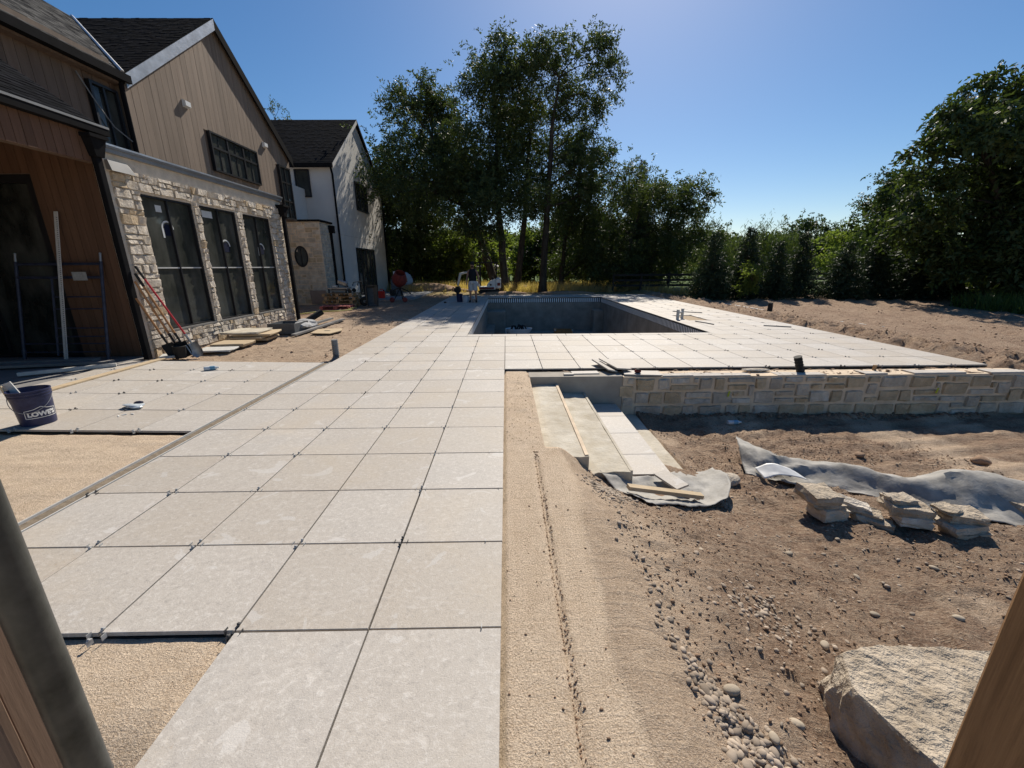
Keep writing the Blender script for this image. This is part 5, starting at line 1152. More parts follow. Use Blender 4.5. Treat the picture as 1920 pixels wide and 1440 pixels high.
for k in range(70):
    c_ = a_ + u_ * (.05 + k * .034); tk.obox(c_ - n_ * .0085 * (1 if n_.y > 0 else -1) + s_ * .018, s_ * .010, n_ * .001, u_ * .004)
tk.build('tick_marks', 'black', lv, kind='stuff')

# --- scaffold frame leaning on the porch wall -----------------------------------------------
sf = thing('scaffold', 'navy scaffold ladder frame leaning on the porch wall', 'scaffold', (-7.5, 7.0, .05))
def sp(s, z): return Vector((s, 7.02 + .36 * z / 1.7, .05 + z))
for x_, xt in ((-6.87, -6.87), (-8.30, -8.30)):
    p_ = MB().tube([sp(x_, 0), sp(x_, 1.66)], .024, 10).build('post', 'scaffold', sf, smooth=True); MB().tube([sp(x_, 1.66), sp(x_, 1.80)], .019, 10).build('coupling_pin', 'steel', p_, smooth=True); MB().tube([sp(x_, .12), sp(x_, .2)], .032, 10).build('lock', 'scaffold', p_)
for z_, r_ in ((1.62, .022), (1.40, .022)): MB().tube([sp(-8.30, z_), sp(-6.87, z_)], r_, 8).build('rail', 'scaffold', sf, smooth=True)
for z_ in (1.02, .82, .50, .36): MB().tube([sp(-7.72, z_ + .06), sp(-6.87, z_ + .06)], .011, 8).build('rung', 'scaffold', sf, smooth=True)
for z_ in (.16, .02): MB().tube([sp(-8.30, z_ + .14), sp(-6.87, z_ + .14)], .011, 8).build('rung', 'scaffold', sf, smooth=True)
MB().tube([sp(-7.72, .1), sp(-7.72, 1.40)], .016, 8).build('inner_post', 'scaffold', sf, smooth=True)
MB().obox(sp(-7.22, 1.42) + Vector((0, -.026, 0)), (.12, 0, 0), (0, .002, 0), (0, 0, .07)).build('warning_plate', mat('faded_plate', (.30, .30, .29), .7, .2, 20), sf)
# planks lying on the porch threshold
for i, (x0, y0, x1, y1, wd, th, m_, lab) in enumerate([(-9.3, 6.25, -6.55, 6.75, .14, .04, 'oldwood', 'long weathered plank lying across the porch threshold'), (-7.2, 5.95, -6.30, 6.55, .06, .05, 'offwhite', 'short pale batten lying at the shaded edge of the patio'),
                                      (-9.2, 6.7, -7.0, 6.95, .16, .04, 'oldwood', 'dark plank lying under the scaffold frame')]):
    a_, b_ = Vector((x0, y0, ptz(-6.5) + .03)), Vector((x1, y1, ptz(-6.5) + .03)); u_ = (b_ - a_); L_ = u_.length; u_.normalize(); s_ = Vector((-u_.y, u_.x, 0))
    single(MB().obox((a_ + b_) / 2, u_ * L_ / 2, s_ * wd / 2, UZ * th / 2), 'plank', m_, lab, 'plank', tuple((a_ + b_) / 2))
a_, b_ = Vector((-6.02, 7.12, ptz(-6.02) + .010)), Vector((-5.98, 5.02, ptz(-5.98) + .010)); single(MB().obox((a_ + b_) / 2, (b_ - a_) / 2, Vector((.065, 0, 0)), UZ * .009), 'flat_board', 'lumber', 'long thin pale board lying along the house side of the patio', 'board', tuple((a_ + b_) / 2))
# --- hand tools leaning on the downspout ----------------------------------------------------
def tool(name, label, top, bot, hm, rad, blade, bm_, grip=True):
    t_ = thing(name, label, 'shovel', bot); a_, b_ = Vector(bot), Vector(top); u_ = (b_ - a_).normalized(); L_ = (b_ - a_).length
    MB().tube([a_ + u_ * .32, b_], rad, 10).build('handle', hm, t_, smooth=True)
    if grip: MB().tube([b_ - u_ * .22, b_ + u_ * .01], rad * 1.25, 10).build('grip', 'rubber', t_, smooth=True)
    MB().tube([a_ + u_ * .24, a_ + u_ * .46], [rad * .9, rad * 1.35], 10).build('socket', bm_, t_, smooth=True)
    s_ = u_.cross(Vector((.4, -1, 0))).normalized(); n_ = s_.cross(u_).normalized(); mb = MB(); nu, nv = 7, 6; w_ = blade
    for k in (0, 1):
        for j in range(nv + 1):
            f = j / nv; ww = w_ * (1 if f > .35 else .55 + .45 * (f / .35) ** .6)
            for i in range(nu + 1):
                e = (i / nu - .5) * 2; mb.v.append(tuple(a_ + u_ * (.28 * f) + s_ * e * ww + n_ * (.03 * e * e + (.003 if k else 0) + .02 * (1 - f))))
    m1 = (nu + 1) * (nv + 1)
    for k in (0, 1):
        for j in range(nv):
            for i in range(nu): q_ = k * m1 + j * (nu + 1) + i; mb.f.append((q_, q_ + 1, q_ + nu + 2, q_ + nu + 1))
    mb.build('blade', bm_, t_, smooth=True)
tool('shovel', 'shovel with bright red handle and pale blade, rightmost of the leaning tools', (-6.33, 7.40, 1.62), (-5.72, 7.62, 0.0), 'redhandle', .016, .10, 'steel')
tool('shovel', 'wood-handled tool next to the red one, its grip highest of the three wooden ones', (-6.33, 7.36, 1.50), (-5.88, 7.56, .02), 'ash', .017, .09, 'rubber')
tool('shovel', 'wood-handled tool in the middle of the leaning bunch', (-6.32, 7.30, 1.38), (-5.95, 7.50, .02), 'ash', .017, .09, 'rubber', False)
tool('shovel', 'wood-handled tool lowest and leftmost of the leaning bunch', (-6.32, 7.24, 1.10), (-6.03, 7.44, .02), 'ash', .017, .09, 'rubber', False)
pail = thing('black_pail', 'black rubber pail at the foot of the leaning tools', 'pail', (-5.90, 7.38, .02))
MB().lathe((-5.90, 7.38, .02), [(0, 0), (.085, 0), (.10, .21), (.104, .215), (.098, .22), (.082, .02), (0, .02)], 20).build('body', 'rubber', pail, smooth=True)
single(rot_about(MB().cbox(-6.25, -5.95, 7.28, 7.60, .03, .07, .004), (-6.1, 7.4, 0), .5), 'paver_offcut', 'offwhite', 'white paver offcut lying behind the black pail', 'paver', (-6.1, 7.4, .03))
# --- stone slabs by the wall -----------------------------------------------------------------
def slab(c, hx, hy, hz, rz, m_, lab, seed, grp=None):
    mb = block(c, hx, hy, hz, seed, rz, 2, .006); return single(mb, 'stone_slab', m_, lab, 'slab', c, grp)
slab((-5.74, 8.12, .03), .33, .24, .016, .15, 'offwhite', 'thin white slab lying closest to the tools', 1); slab((-5.74, 8.62, .055), .34, .27, .035, .12, 'lumber', 'thick cream slab lying between thin white slab and slab stack', 2)
for k in range(4):
    slab((-5.78 + .04 * k * (-1) ** k, 9.45 + .03 * (-1) ** k, .035 + .054 * k), .40, .38, .024, .1 + .06 * (-1) ** k, 'lumber' if k < 3 else 'cast', ['bottom cream slab of the stack by the stone wall', 'second cream slab from the bottom of the stack', 'third cream slab from the bottom of the stack', 'top cream slab of the stack by the stone wall'][k], 10 + k)
bxm = thing('black_crate', 'black plastic crate with grey sacking on the dirt behind the slabs', 'crate', (-5.55, 10.5, 0))
c1 = MB(); c1.box(-5.86, -5.20, 10.15, 10.17, 0, .26); c1.box(-5.86, -5.20, 10.88, 10.90, 0, .24); c1.box(-5.86, -5.84, 10.171, 10.879, 0, .25); c1.box(-5.22, -5.20, 10.171, 10.879, 0, .25); c1.box(-5.839, -5.221, 10.171, 10.879, 0, .02); c1.build('shell', 'tarp', bxm)
single(lump((-5.45, 11.1, .16), (.40, .55, .15), 13, 3, .5), 'cement_sack', 'cement', 'slumped grey cement sack on the dirt by the far downspout', 'sack', (-5.45, 11.1, .02)); 
single(MB().tube([(-5.75, 12.0, .1), (-5.45, 12.35, .32)], .085, 14), 'pipe_offcut', 'rubber', 'short black pipe offcut sticking up behind the grey sack', 'pipe', (-5.6, 12.1, .1), smooth=True)
for (p0, p1, lab) in (((-5.12, 9.9, .02), (-5.06, 12.9, .03), 'longest grey plank lying along the dirt in front of the sack'), ((-5.3, 11.5, .09), (-5.42, 12.9, .06), 'shorter grey plank lying against the grey sack')):
    a_, b_ = Vector(p0), Vector(p1); u_ = (b_ - a_).normalized(); s_ = u_.cross(UZ).normalized(); single(MB().obox((a_ + b_) / 2, u_ * (b_ - a_).length / 2, s_ * .055, s_.cross(u_) * .022), 'plank', 'oldwood', lab, 'plank', tuple((a_ + b_) / 2))
bd = MB(); bd.prism([(-4.82, 10.12), (-4.30, 10.03), (-4.20, 10.5), (-4.32, 10.92), (-4.92, 10.80)], 'z', .012, .032); bdo = single(bd, 'board', 'lumber', 'pale board with a hole lying on the dirt', 'board', (-4.55, 10.5, .02))
MB().cbox(-4.62, -4.48, 10.44, 10.52, .0325, .035, .001).build('hole', 'rubber', bdo)  # dark patch stands in for the shaded opening, board is not cut
cp_ = MB(); pts = []; rad = []
for i in range(34):
    t_ = i / 33
    if t_ < .45: p_ = (-3.16, 7.55, .30 - .38 * (t_ / .45) * .72)
    else:
        a = (t_ - .45) / .55 * 1.3; p_ = (-3.16 - .10 * (1 - math.cos(a)) * .2, 7.55 - .22 * (1 - math.cos(a)), .026 - .24 * math.sin(a) * .6)
    pts.append(p_); rad.append(.052 if i % 2 else .060)
single(cp_.tube(pts, rad, 16), 'corrugated_pipe', 'grey_plastic', 'grey corrugated drain pipe rising from the dirt by the walkway', 'pipe', (-3.16, 7.5, 0), smooth=False)

# --- ledge above the retaining wall --------------------------------------------------------
def paver(c, wx, wy, rz, rx, ry, lab):
    o = bpy.data.objects.new('loose_paver', tile_mesh(wx, wy)); C.objects.link(o); o.location = c; o.rotation_euler = (rx, ry, rz); ORG[o.name] = Vector(c); return tag(o, lab, 'paver')
paver((1.60, 6.38, .055), .16, .60, .25, .06, .25, 'narrow paver strip leaning on the deck edge above the steps'); paver((1.78, 6.42, .070), .26, .60, .28, .05, .12, 'wider paver strip leaning on the deck edge beside the narrow one')
paver((2.12, 6.10, -.004), .56, .26, -.12, 0, 0, 'loose paver lying flat on the wall top under the red tape measure'); paver((.98, 6.05, .002), .15, .07, 0, 0, 0, 'small paver offcut on the concrete wall end'); paver((1.25, 6.16, -.006), .42, .16, .03, 0, 0, 'thin paver strip lying on the concrete wall end')
tm = thing('tape_measure', 'red and black tape measure on the loose paver', 'tape measure', (2.05, 6.07, 0)); MB().cbox(2.0, 2.095, 6.04, 6.10, .0, .055, .015).build('case', 'mixred', tm); MB().cbox(2.008, 2.087, 6.035, 6.105, .008, .022, .006).build('grip', 'rubber', tm); MB().cbox(2.02, 2.075, 6.036, 6.104, .048, .064, .006).build('lock', 'rubber', tm)
bp = MB(); pts = [(4.66 - .10 * i / 12, 6.16, -.06 + .27 * i / 12) for i in range(13)]; single(bp.tube(pts, [.052 if i % 2 else .060 for i in range(13)], 14), 'drain_pipe', 'rubber', 'black corrugated pipe stub poking up beside the deck edge', 'pipe', (4.65, 6.16, -.05))
single(MB().cbox(5.85, 5.89, 6.2, 6.24, -.05, .05, .003), 'survey_stake', 'palletwood', 'tiny wooden stake on the wall top right of the black pipe', 'stake', (5.87, 6.22, -.05))
single(lump((3.95, 6.2, -.01), (.22, .06, .025), 33, 2, .3), 'flat_rock', 'limestone', 'flat pale rock lying on the wall top left of the black pipe', 'rock', (3.95, 6.2, -.02))
for i, (x_, z_, lab) in enumerate([(3.40, -.30, 'small lime tape scrap on the stone wall, left one'), (6.62, -.28, 'small lime tape scrap on the stone wall, right one')]):
    single(MB().hexa([(x_, 5.91, z_ - .05), (x_ + .03, 5.91, z_ - .05), (x_ + .03, 5.913, z_ - .05), (x_, 5.913, z_ - .05), (x_ + .01, 5.90, z_ + .04), (x_ + .035, 5.90, z_ + .04), (x_ + .035, 5.903, z_ + .04), (x_ + .01, 5.903, z_ + .04)]), 'tape_scrap', 'lime', lab, 'tape', (x_, 5.91, z_))
# --- landscape fabric --------------------------------------------------------------------------
def sheet(name, label, rows, m, seed, amp=.02, res=7):
    """cloth lofted through rows of 3D points, crumpled"""
    rg = np.random.default_rng(seed); A = np.array(rows, float); n0, n1 = A.shape[0], A.shape[1]
    ti = np.linspace(0, n0 - 1, (n0 - 1) * res + 1); tj = np.linspace(0, n1 - 1, (n1 - 1) * res + 1); G = np.zeros((len(ti), len(tj), 3))
    def cat(B, t):
        n_ = len(B); i = min(int(t), n_ - 2); f = t - i; p0, p1, p2, p3 = B[max(i - 1, 0)], B[i], B[i + 1], B[min(i + 2, n_ - 1)]
        return .5 * (2 * p1 + (p2 - p0) * f + (2 * p0 - 5 * p1 + 4 * p2 - p3) * f * f + (3 * p1 - p0 - 3 * p2 + p3) * f ** 3)
    for i, t_ in enumerate(ti):
        rowi = np.array([cat(A[:, k], t_) for k in range(n1)])
        for j, s_ in enumerate(tj): G[i, j] = cat(rowi, s_)
    rdg = lambda f, q: 1 - np.abs(2 * vn(G[..., 0] * f + seed, G[..., 1] * f * 1.3 + q, seed + int(q)) - 1)
    G[..., 2] += amp * (1.1 * (rdg(6, 3) - .5) + .7 * (rdg(13, 9) - .5) + .35 * (rdg(27, 5) - .5))
    vs = G.reshape(-1, 3); w_ = len(tj); fs = [(i * w_ + j, i * w_ + j + 1, (i + 1) * w_ + j + 1, (i + 1) * w_ + j) for i in range(len(ti) - 1) for j in range(w_ - 1)]
    mb = MB().add([tuple(v) for v in vs], fs); o = single(mb, name, m, label, 'fabric', tuple(vs.mean(0)), smooth=True)
    md = o.modifiers.new('thickness', 'SOLIDIFY'); md.thickness = .004; return o
def G_(x, y, dz=0.0): return (x, y, gz(x, y) + dz)
sheet('landscape_fabric', 'crumpled grey fabric spread at the foot of the pale steps', [
    [(.90, 3.50, -.30), (1.14, 3.58, -.40), (1.42, 3.62, -.43), (1.72, 3.86, -.52), (2.02, 4.0, -.60), (2.28, 4.02, -.56)],
    [G_(.92, 3.40, .04), G_(1.12, 3.45, .06), G_(1.40, 3.52, .02), G_(1.70, 3.62, .03), G_(2.0, 3.70, .02), (2.26, 3.75, -.47)],
    [G_(1.0, 3.25, .03), G_(1.18, 3.30, .02), G_(1.42, 3.36, .01), G_(1.68, 3.42, .015), G_(1.95, 3.46, .03), (2.20, 3.52, -.45)],
    [G_(1.12, 3.10, .03), G_(1.28, 3.08, .02), G_(1.46, 3.10, .015), G_(1.66, 3.12, .015), G_(1.86, 3.18, .03), (2.05, 3.28, -.47)]], 'fabric', 3, .022)
dirt_pile = lump((1.50, 3.42, gz(1.5, 3.42) + .01), (.30, .14, .03), 71, 4, .35); single(dirt_pile, 'gravel_heap', 'clod', 'thin heap of dirt lying on the crumpled fabric', 'heap', (1.5, 3.42, gz(1.5, 3.42)))
def stick(a, b, w_, h_, m_, name, lab, cat_):
    a_, b_ = Vector(a), Vector(b); u_ = (b_ - a_).normalized(); s_ = u_.cross(UZ).normalized(); return single(MB().obox((a_ + b_) / 2, u_ * (b_ - a_).length / 2, s_ * w_, s_.cross(u_) * h_), name, m_, lab, cat_, tuple((a_ + b_) / 2))
stick((1.10, 3.22, gz(1.1, 3.22) + .07), (1.80, 3.27, gz(1.8, 3.27) + .075), .032, .018, 'lumber', 'wood_batten', 'pale wood batten lying across the crumpled fabric', 'batten')
o = paver((1.60, 3.50, gz(1.6, 3.5) + .11), .15, .30, .42, .05, -.08, 'small dirty paver lying on the crumpled fabric')
sheet('landscape_fabric', 'long grey fabric strip rising to a peak beside the stone piles', [
    [(2.84, 4.62, -.46), (2.98, 4.36, -.50), (3.16, 4.22, -.545), (3.42, 4.12, -.565), (3.72, 3.98, -.56), (4.06, 3.72, -.56), (4.50, 3.72, -.47), (4.86, 3.58, -.47), (5.3, 3.2, -.5)],
    [(2.74, 4.38, -.44), (2.88, 4.14, -.42), (3.08, 4.02, -.46), (3.36, 3.96, -.47), (3.66, 3.82, -.46), (4.0, 3.56, -.46), (4.40, 3.52, -.38), (4.76, 3.38, -.38), (5.2, 3.0, -.42)],
    [(2.66, 4.10, -.56), (2.82, 3.96, -.54), (3.05, 3.84, -.56), (3.30, 3.78, -.575), (3.60, 3.64, -.585), (3.92, 3.40, -.585), (4.26, 3.26, -.56), (4.62, 3.12, -.58), (5.05, 2.75, -.60)],
    [(2.62, 3.96, -.60), (2.84, 3.80, -.60), (3.08, 3.70, -.60), (3.32, 3.66, -.62), (3.62, 3.50, -.63), (3.94, 3.28, -.63), (4.28, 3.08, -.62), (4.66, 2.92, -.63), (5.1, 2.55, -.65)]], 'fabric', 4, .03)
sheet('fabric_flap', 'bright white folded flap at the left end of the long fabric strip', [
    [(2.72, 3.98, -.53), (2.86, 3.93, -.46), (3.02, 3.86, -.50)], [(2.72, 3.80, -.575), (2.90, 3.78, -.52), (3.14, 3.74, -.555)]], 'white', 6, .012)
# --- loose wall stones in four stacks ----------------------------------------------------------
def stk(x, y, parts, name_of):
    z = gz(x, y) - .012
    for k, (dx, dy, hx, hy, hz, rz, tl, m_) in enumerate(parts):
        mb = block((x + dx, y + dy, z + hz), hx, hy, hz, int(x * 100) + k * 7, rz, 3, .010, tl); single(mb, 'wall_stone', m_, name_of[k], 'stone', (x + dx, y + dy, z)); z += 2 * hz - .006
stk(2.86, 3.22, [(.05, -.04, .125, .10, .058, .12, (0, 0), 'limestone_grey'), (.02, .0, .135, .12, .022, -.05, (.02, 0), 'boulder'), (-.03, .0, .135, .125, .052, .06, (.05, .03), 'boulder')], ['bottom grey stone of the pile nearest the steps', 'middle thin stone of the pile nearest the steps', 'big square top stone of the pile nearest the steps'])
stk(3.19, 3.14, [(.05, -.06, .14, .07, .040, -.55, (0, .10), 'boulder'), (.0, .02, .15, .065, .030, -.65, (.1, .14), 'boulder'), (-.05, .05, .12, .055, .022, -.5, (.15, .18), 'limestone')], ['bottom stone of the small tilted pile, second from the steps', 'middle stone of the small tilted pile, second from the steps', 'thin top stone of the small tilted pile, second from the steps'])
stk(3.50, 3.08, [(.03, -.05, .12, .085, .045, -.3, (0, 0), 'limestone'), (.0, .0, .16, .11, .045, -.25, (.05, .08), 'boulder'), (-.03, .03, .12, .07, .022, .1, (.08, .1), 'boulder')], ['bottom stone of the chunky pile, third from the steps', 'broad middle stone of the chunky pile, third from the steps', 'thin top flake of the chunky pile, third from the steps'])
stk(3.80, 2.94, [(.05, -.05, .15, .085, .040, .0, (0, 0), 'boulder'), (.02, -.02, .165, .10, .032, .12, (0, .03), 'limestone_grey'), (.06, .02, .15, .10, .040, -.15, (.05, .05), 'boulder'), (-.06, .03, .10, .07, .018, .3, (.06, .1), 'boulder')],
    ['bottom stone of the pile farthest from the steps', 'second grey stone of the pile farthest from the steps', 'large third stone of the pile farthest from the steps', 'little flake on top of the pile farthest from the steps'])
single(block((4.74, 3.22, gz(4.74, 3.22) + .07), .13, .10, .07, 91, .3, 3, .012), 'wall_stone', 'boulder', 'single pale stone at the right edge beside the fabric strip', 'stone', (4.74, 3.22, -.6))
single(lump((2.36, 3.86, gz(2.36, 3.86) + .02), (.12, .09, .06), 44, 3, .3), 'wall_stone', 'limestone_grey', 'grey half-buried stone between the two fabrics', 'stone', (2.36, 3.86, -.6))

# --- pebbles, clods, cobbles ---------------------------------------------------------------------
def scatter(name, label, cat_, pts, m_, seed, lo, hi, sub=1):
    rg = random.Random(seed); b = bmesh.new(); bmesh.ops.create_icosphere(b, subdivisions=sub, radius=1.0); base_v = np.array([v.co[:] for v in b.verts]); base_f = [[v.index for v in f.verts] for f in b.faces]; b.free()
    vs, fs = [], []; n_ = len(base_v); rr = np.random.default_rng(seed)
    for i, (x, y) in enumerate(pts):
        s_ = rg.uniform(lo, hi) * rg.choice([.6, .8, 1, 1, 1.3]); a = rg.uniform(0, 6.28); sx, sy, sz = s_ * rg.uniform(.9, 1.5), s_ * rg.uniform(.7, 1.0), s_ * rg.uniform(.45, .75)
        v = base_v * rr.uniform(.86, 1.14, (n_, 1)) * np.array([sx, sy, sz]); c, s = math.cos(a), math.sin(a)
        v = np.stack([v[:, 0] * c - v[:, 1] * s + x, v[:, 0] * s + v[:, 1] * c + y, v[:, 2]], 1); vs.append(v); fs.append(i * n_)
    V = np.concatenate(vs); H_ = height(np.array([[p[0] for p in pts]]), np.array([[p[1] for p in pts]]))[0]
    V[:, 2] += np.repeat(H_, n_) + .002
    F_ = [tuple(k + o_ for k in f) for o_ in fs for f in base_f]
    me = bpy.data.meshes.new(name); me.from_pydata(V.tolist(), [], F_); me.polygons.foreach_set('use_smooth', [True] * len(F_)); o = put(name, me, m_, None, 'stuff'); o['label'] = label; o['category'] = cat_
rg = random.Random(8); pts = []
path = [(.84, 3.30), (.80, 2.9), (.83, 2.5), (.80, 2.2), (.84, 1.9), (.80, 1.6), (.86, 1.35), (.93, 1.1), (1.02, .95)]; wdt = [.07, .10, .06, .05, .05, .05, .05, .09, .12]
for i in range(len(path) - 1):
    for k in range(int(110 if i == 0 else 18 if i in (1, 2, 3, 4) else 30 if i == 5 else 200)):
        f = rg.random(); w_ = wdt[i] * (1 - f) + wdt[i + 1] * f; pts.append((path[i][0] * (1 - f) + path[i + 1][0] * f + rg.gauss(0, w_ * .7), path[i][1] * (1 - f) + path[i + 1][1] * f + rg.gauss(0, .05)))
for k in range(420): pts.append((rg.gauss(.90, .10), rg.gauss(3.05, .14)))
for k in range(160): pts.append((rg.gauss(1.45, .16), rg.gauss(1.85, .14)))
scatter('pebble_line', 'line of small river pebbles at the foot of the sand bank', 'pebbles', pts, 'pebble', 3, .006, .0155, 2)
pts = [(rg.uniform(.75, 5.5), rg.uniform(.7, 5.6)) for _ in range(13000)]; pts = [p for p in pts if not (.3 < p[0] < 2.05 and p[1] > 3.4) and fbm(np.array([p[0] * 1.5]), np.array([p[1] * 1.5]), 5, 3)[0] > .40]
scatter('dirt_clods', 'scattered small dirt clods and grit on the lower dirt', 'clods', pts, 'clod', 4, .0025, .010, 1)
pts = [(rg.uniform(.9, 5.2), rg.uniform(.8, 4.6)) for _ in range(1500)]; pts = [p for p in pts if not (.3 < p[0] < 2.05 and p[1] > 3.4)]
scatter('dirt_pebbles', 'scattered pale pebbles half buried in the lower dirt', 'pebbles', pts, 'pebble', 5, .003, .012, 2)
pts = [(rg.uniform(7.95, 9.8), rg.uniform(6.0, 16)) for _ in range(900)] + [(rg.uniform(9, 15), rg.uniform(7, 18)) for _ in range(500)] + [(rg.uniform(-6.3, -3.2), rg.uniform(7.1, 15)) for _ in range(260)] + [(rg.uniform(.4, 8), rg.uniform(6.0, 6.36)) for _ in range(500)]
scatter('dirt_lumps', 'loose dirt lumps beside the pavings', 'clods', pts, 'clod', 6, .006, .024, 2)
pts = [(rg.uniform(2.0, 7.5), rg.gauss(5.86, .05)) for _ in range(420)]
scatter('wall_foot_lumps', 'dirt lumps along the shaded foot of the stone wall', 'clods', pts, 'clod', 9, .01, .03, 1)
pts = [(.285 + rg.gauss(0, .007) + (.02 * rg.random() if rg.random() < .3 else 0), rg.uniform(.7, 3.4)) for _ in range(900)] + [(rg.uniform(.02, .5), rg.uniform(.7, 3.5)) for _ in range(90)] + [(rg.uniform(.03, .36), rg.uniform(3.6, 6.0)) for _ in range(240)]
scatter('sand_crumbs', 'dark crumbs along the screed groove in the sand strip', 'crumbs', pts, 'clod', 14, .0022, .0065, 1)
CB = [(.98, 1.30, 0.029, 'large'), (1.05, 1.12, 0.019, 'x'), (1.22, 1.22, 0.022, 'x'), (.90, 3.08, 0.022, 'x'), (1.62, 2.62, 0.014, 'x'), (2.15, 2.58, 0.025, 'x'), (2.55, 2.42, 0.019, 'x'), (2.35, 2.05, 0.020, 'x'), (1.75, 1.72, 0.022, 'x'), (3.2, 2.5, 0.022, 'x'), (2.75, 2.85, 0.016, 'x'), (1.35, 2.35, 0.016, 'x'), (2.9, 2.05, 0.024, 'x'), (2.1, 3.3, 0.014, 'x'), (1.30, 3.0, 0.013, 'x')]
for i, (x_, y_, r_, k) in enumerate(CB):
    single(rot_about(lump((x_, y_, gz(x_, y_) + r_ * .35), (r_ * 1.35, r_ * .95, r_ * .62), 500 + i, 3, .10), (x_, y_, 0), i * 1.3), 'cobble', 'cobble', {0: 'largest pale cobble beside the pebble line near the boulder', 3: 'tan cobble among the pebbles just below the step fabric', 5: 'oval pale cobble on the dirt in front of the stone piles'}.get(i, 'smooth pale river cobble lying loose on the brown dirt'), 'cobble', (x_, y_, gz(x_, y_)), 'loose cobbles on the dirt', smooth=True)
for i, (x_, y_, r_, lab) in enumerate([(4.30, 4.45, .045, 'dark dirt clod on the lower yard, left of the other two'), (5.6, 4.3, .06, 'dark dirt clod at the right edge of the lower yard'), (5.05, 3.9, .05, 'dark dirt clod above the right end of the fabric strip')]):
    single(lump((x_, y_, gz(x_, y_) + r_ * .4), (r_ * 1.3, r_, r_ * .7), 560 + i, 3, .3), 'dirt_clod', 'clod', lab, 'clod', (x_, y_, gz(x_, y_)))

# --- pool furniture and things in the pool --------------------------------------------------
hr = thing('handrail_socket', 'grey H-shaped pipe stub standing on the deck beside the pool', 'pipe stub', (5.30, 12.55, 0)); 
for dx, dy in ((0, 0), (.26, .30)): MB().tube([(5.22 + dx, 12.38 + dy, -.02), (5.22 + dx, 12.38 + dy, .30)], .045, 12).build('upright', 'offwhite', hr, smooth=True)
MB().tube([(5.22, 12.38, .20), (5.48, 12.68, .20)], .03, 10).build('crossbar', 'offwhite', hr, smooth=True)
tubm = thing('mixing_tub', 'white wheeled tub heaped with black hoses inside the pool', 'tub', (.6, 18.7, DZ)); 
MB().lathe((.6, 18.7, DZ), [(0, .12), (.34, .12), (.46, .34), (.60, .56), (.62, .60), (.58, .60), (.42, .36), (.30, .18), (0, .18)], 28, sx=1.0, sy=.6).build('body', 'white', tubm, smooth=True)
for sx in (-.42, .46): MB().lathe((0, 0, 0), [(0, -.04), (.11, -.04), (.13, 0), (.11, .04), (0, .04)], 16).xf(Matrix.Translation((.6 + sx, 18.5, DZ + .13)) @ Matrix.Rotation(math.pi / 2, 4, 'X')).build('wheel', 'offwhite', tubm, smooth=True)
MB().tube([(.03, 18.6, DZ + .6), (-.0, 18.55, DZ + .62), (.02, 18.5, DZ + .3)], .02, 8).build('handle', 'white', tubm); MB().box(.56, .64, 18.5, 18.9, DZ, DZ + .125).build('foot', 'offwhite', tubm)
hs = MB(); rg = random.Random(4)
for k in range(9): a = rg.uniform(0, 6.28); x_, y_ = .6 + .26 * math.cos(a), 18.7 + .12 * math.sin(a); hs.tube([(x_ - .12, y_, DZ + .52), (x_ - .05, y_ + .03, DZ + .70 + rg.uniform(0, .06)), (x_ + .05, y_ - .02, DZ + .70), (x_ + .12, y_, DZ + .5)], .028, 7)
tag(hs.build('hose_bundle', 'rubber', None, True, at=(.6, 18.7, DZ + .5)), 'bundle of black hoses heaped in the white tub', 'hoses')
ct = thing('crate', 'brown plastic crate standing on the pool floor', 'crate', (2.6, 18.6, DZ)); c1 = MB()
for x0, x1, y0, y1 in ((2.23, 2.26, 18.4, 18.9), (3.0, 3.03, 18.4, 18.9), (2.261, 2.999, 18.4, 18.43), (2.261, 2.999, 18.87, 18.9)): c1.box(x0, x1, y0, y1, DZ, DZ + .54)
c1.box(2.262, 2.998, 18.431, 18.869, DZ, DZ + .03); c1.build('shell', 'crate', ct)
for x_ in (2.24, 3.02): MB().cbox(x_ - .03, x_ + .03, 18.385, 18.445, DZ + .50, DZ + .57, .01).build('corner', 'offwhite', ct)
single(MB().tube([(3.4, 18.9, DZ + .05), (3.7, 19.2, DZ + .06), (4.0, 19.0, DZ + .05), (4.1, 19.6, DZ + .05)], .04, 8), 'hose', 'rubber', 'black hose lying on the pool floor right of the crate', 'hose', (3.7, 19.2, DZ), smooth=True)
for i, (x0, y0, x1, y1, lab) in enumerate([(5.95, 14.6, 6.75, 14.05, 'thin dark steel bar lying on the deck beyond the pipe stub'), (5.55, 11.9, 5.75, 11.2, 'thin dark steel bar lying on the deck nearest the pool corner'), (6.95, 10.9, 7.5, 10.6, 'thin dark steel bar lying near the right edge of the deck')]):
    single(MB().tube([(x0, y0, .014), ((x0 + x1) / 2 + .02, (y0 + y1) / 2, .014), (x1, y1, .014)], .013, 8), 'steel_bar', 'oldwood', lab, 'bar', (x0, y0, .014))
single(MB().tube([(9.3, 14.4, -.1), (9.3, 14.4, .30)], [.09, .075], 12), 'riser_pipe', 'rubber', 'black pipe riser standing in the dirt right of the deck', 'pipe', (9.3, 14.4, -.1), smooth=True)
stick((9.2, 17.6, gz(9.2, 17.6) - .005), (9.7, 15.4, gz(9.7, 15.4)), .05, .015, 'offwhite', 'form_board', 'long pale board lying in the dirt right of the deck', 'board')
stick((10.2, 12.3, gz(10.2, 12.3) - .005), (10.5, 11.2, gz(10.5, 11.2)), .05, .015, 'offwhite', 'form_board', 'shorter pale board lying in the dirt right of the black riser', 'board')

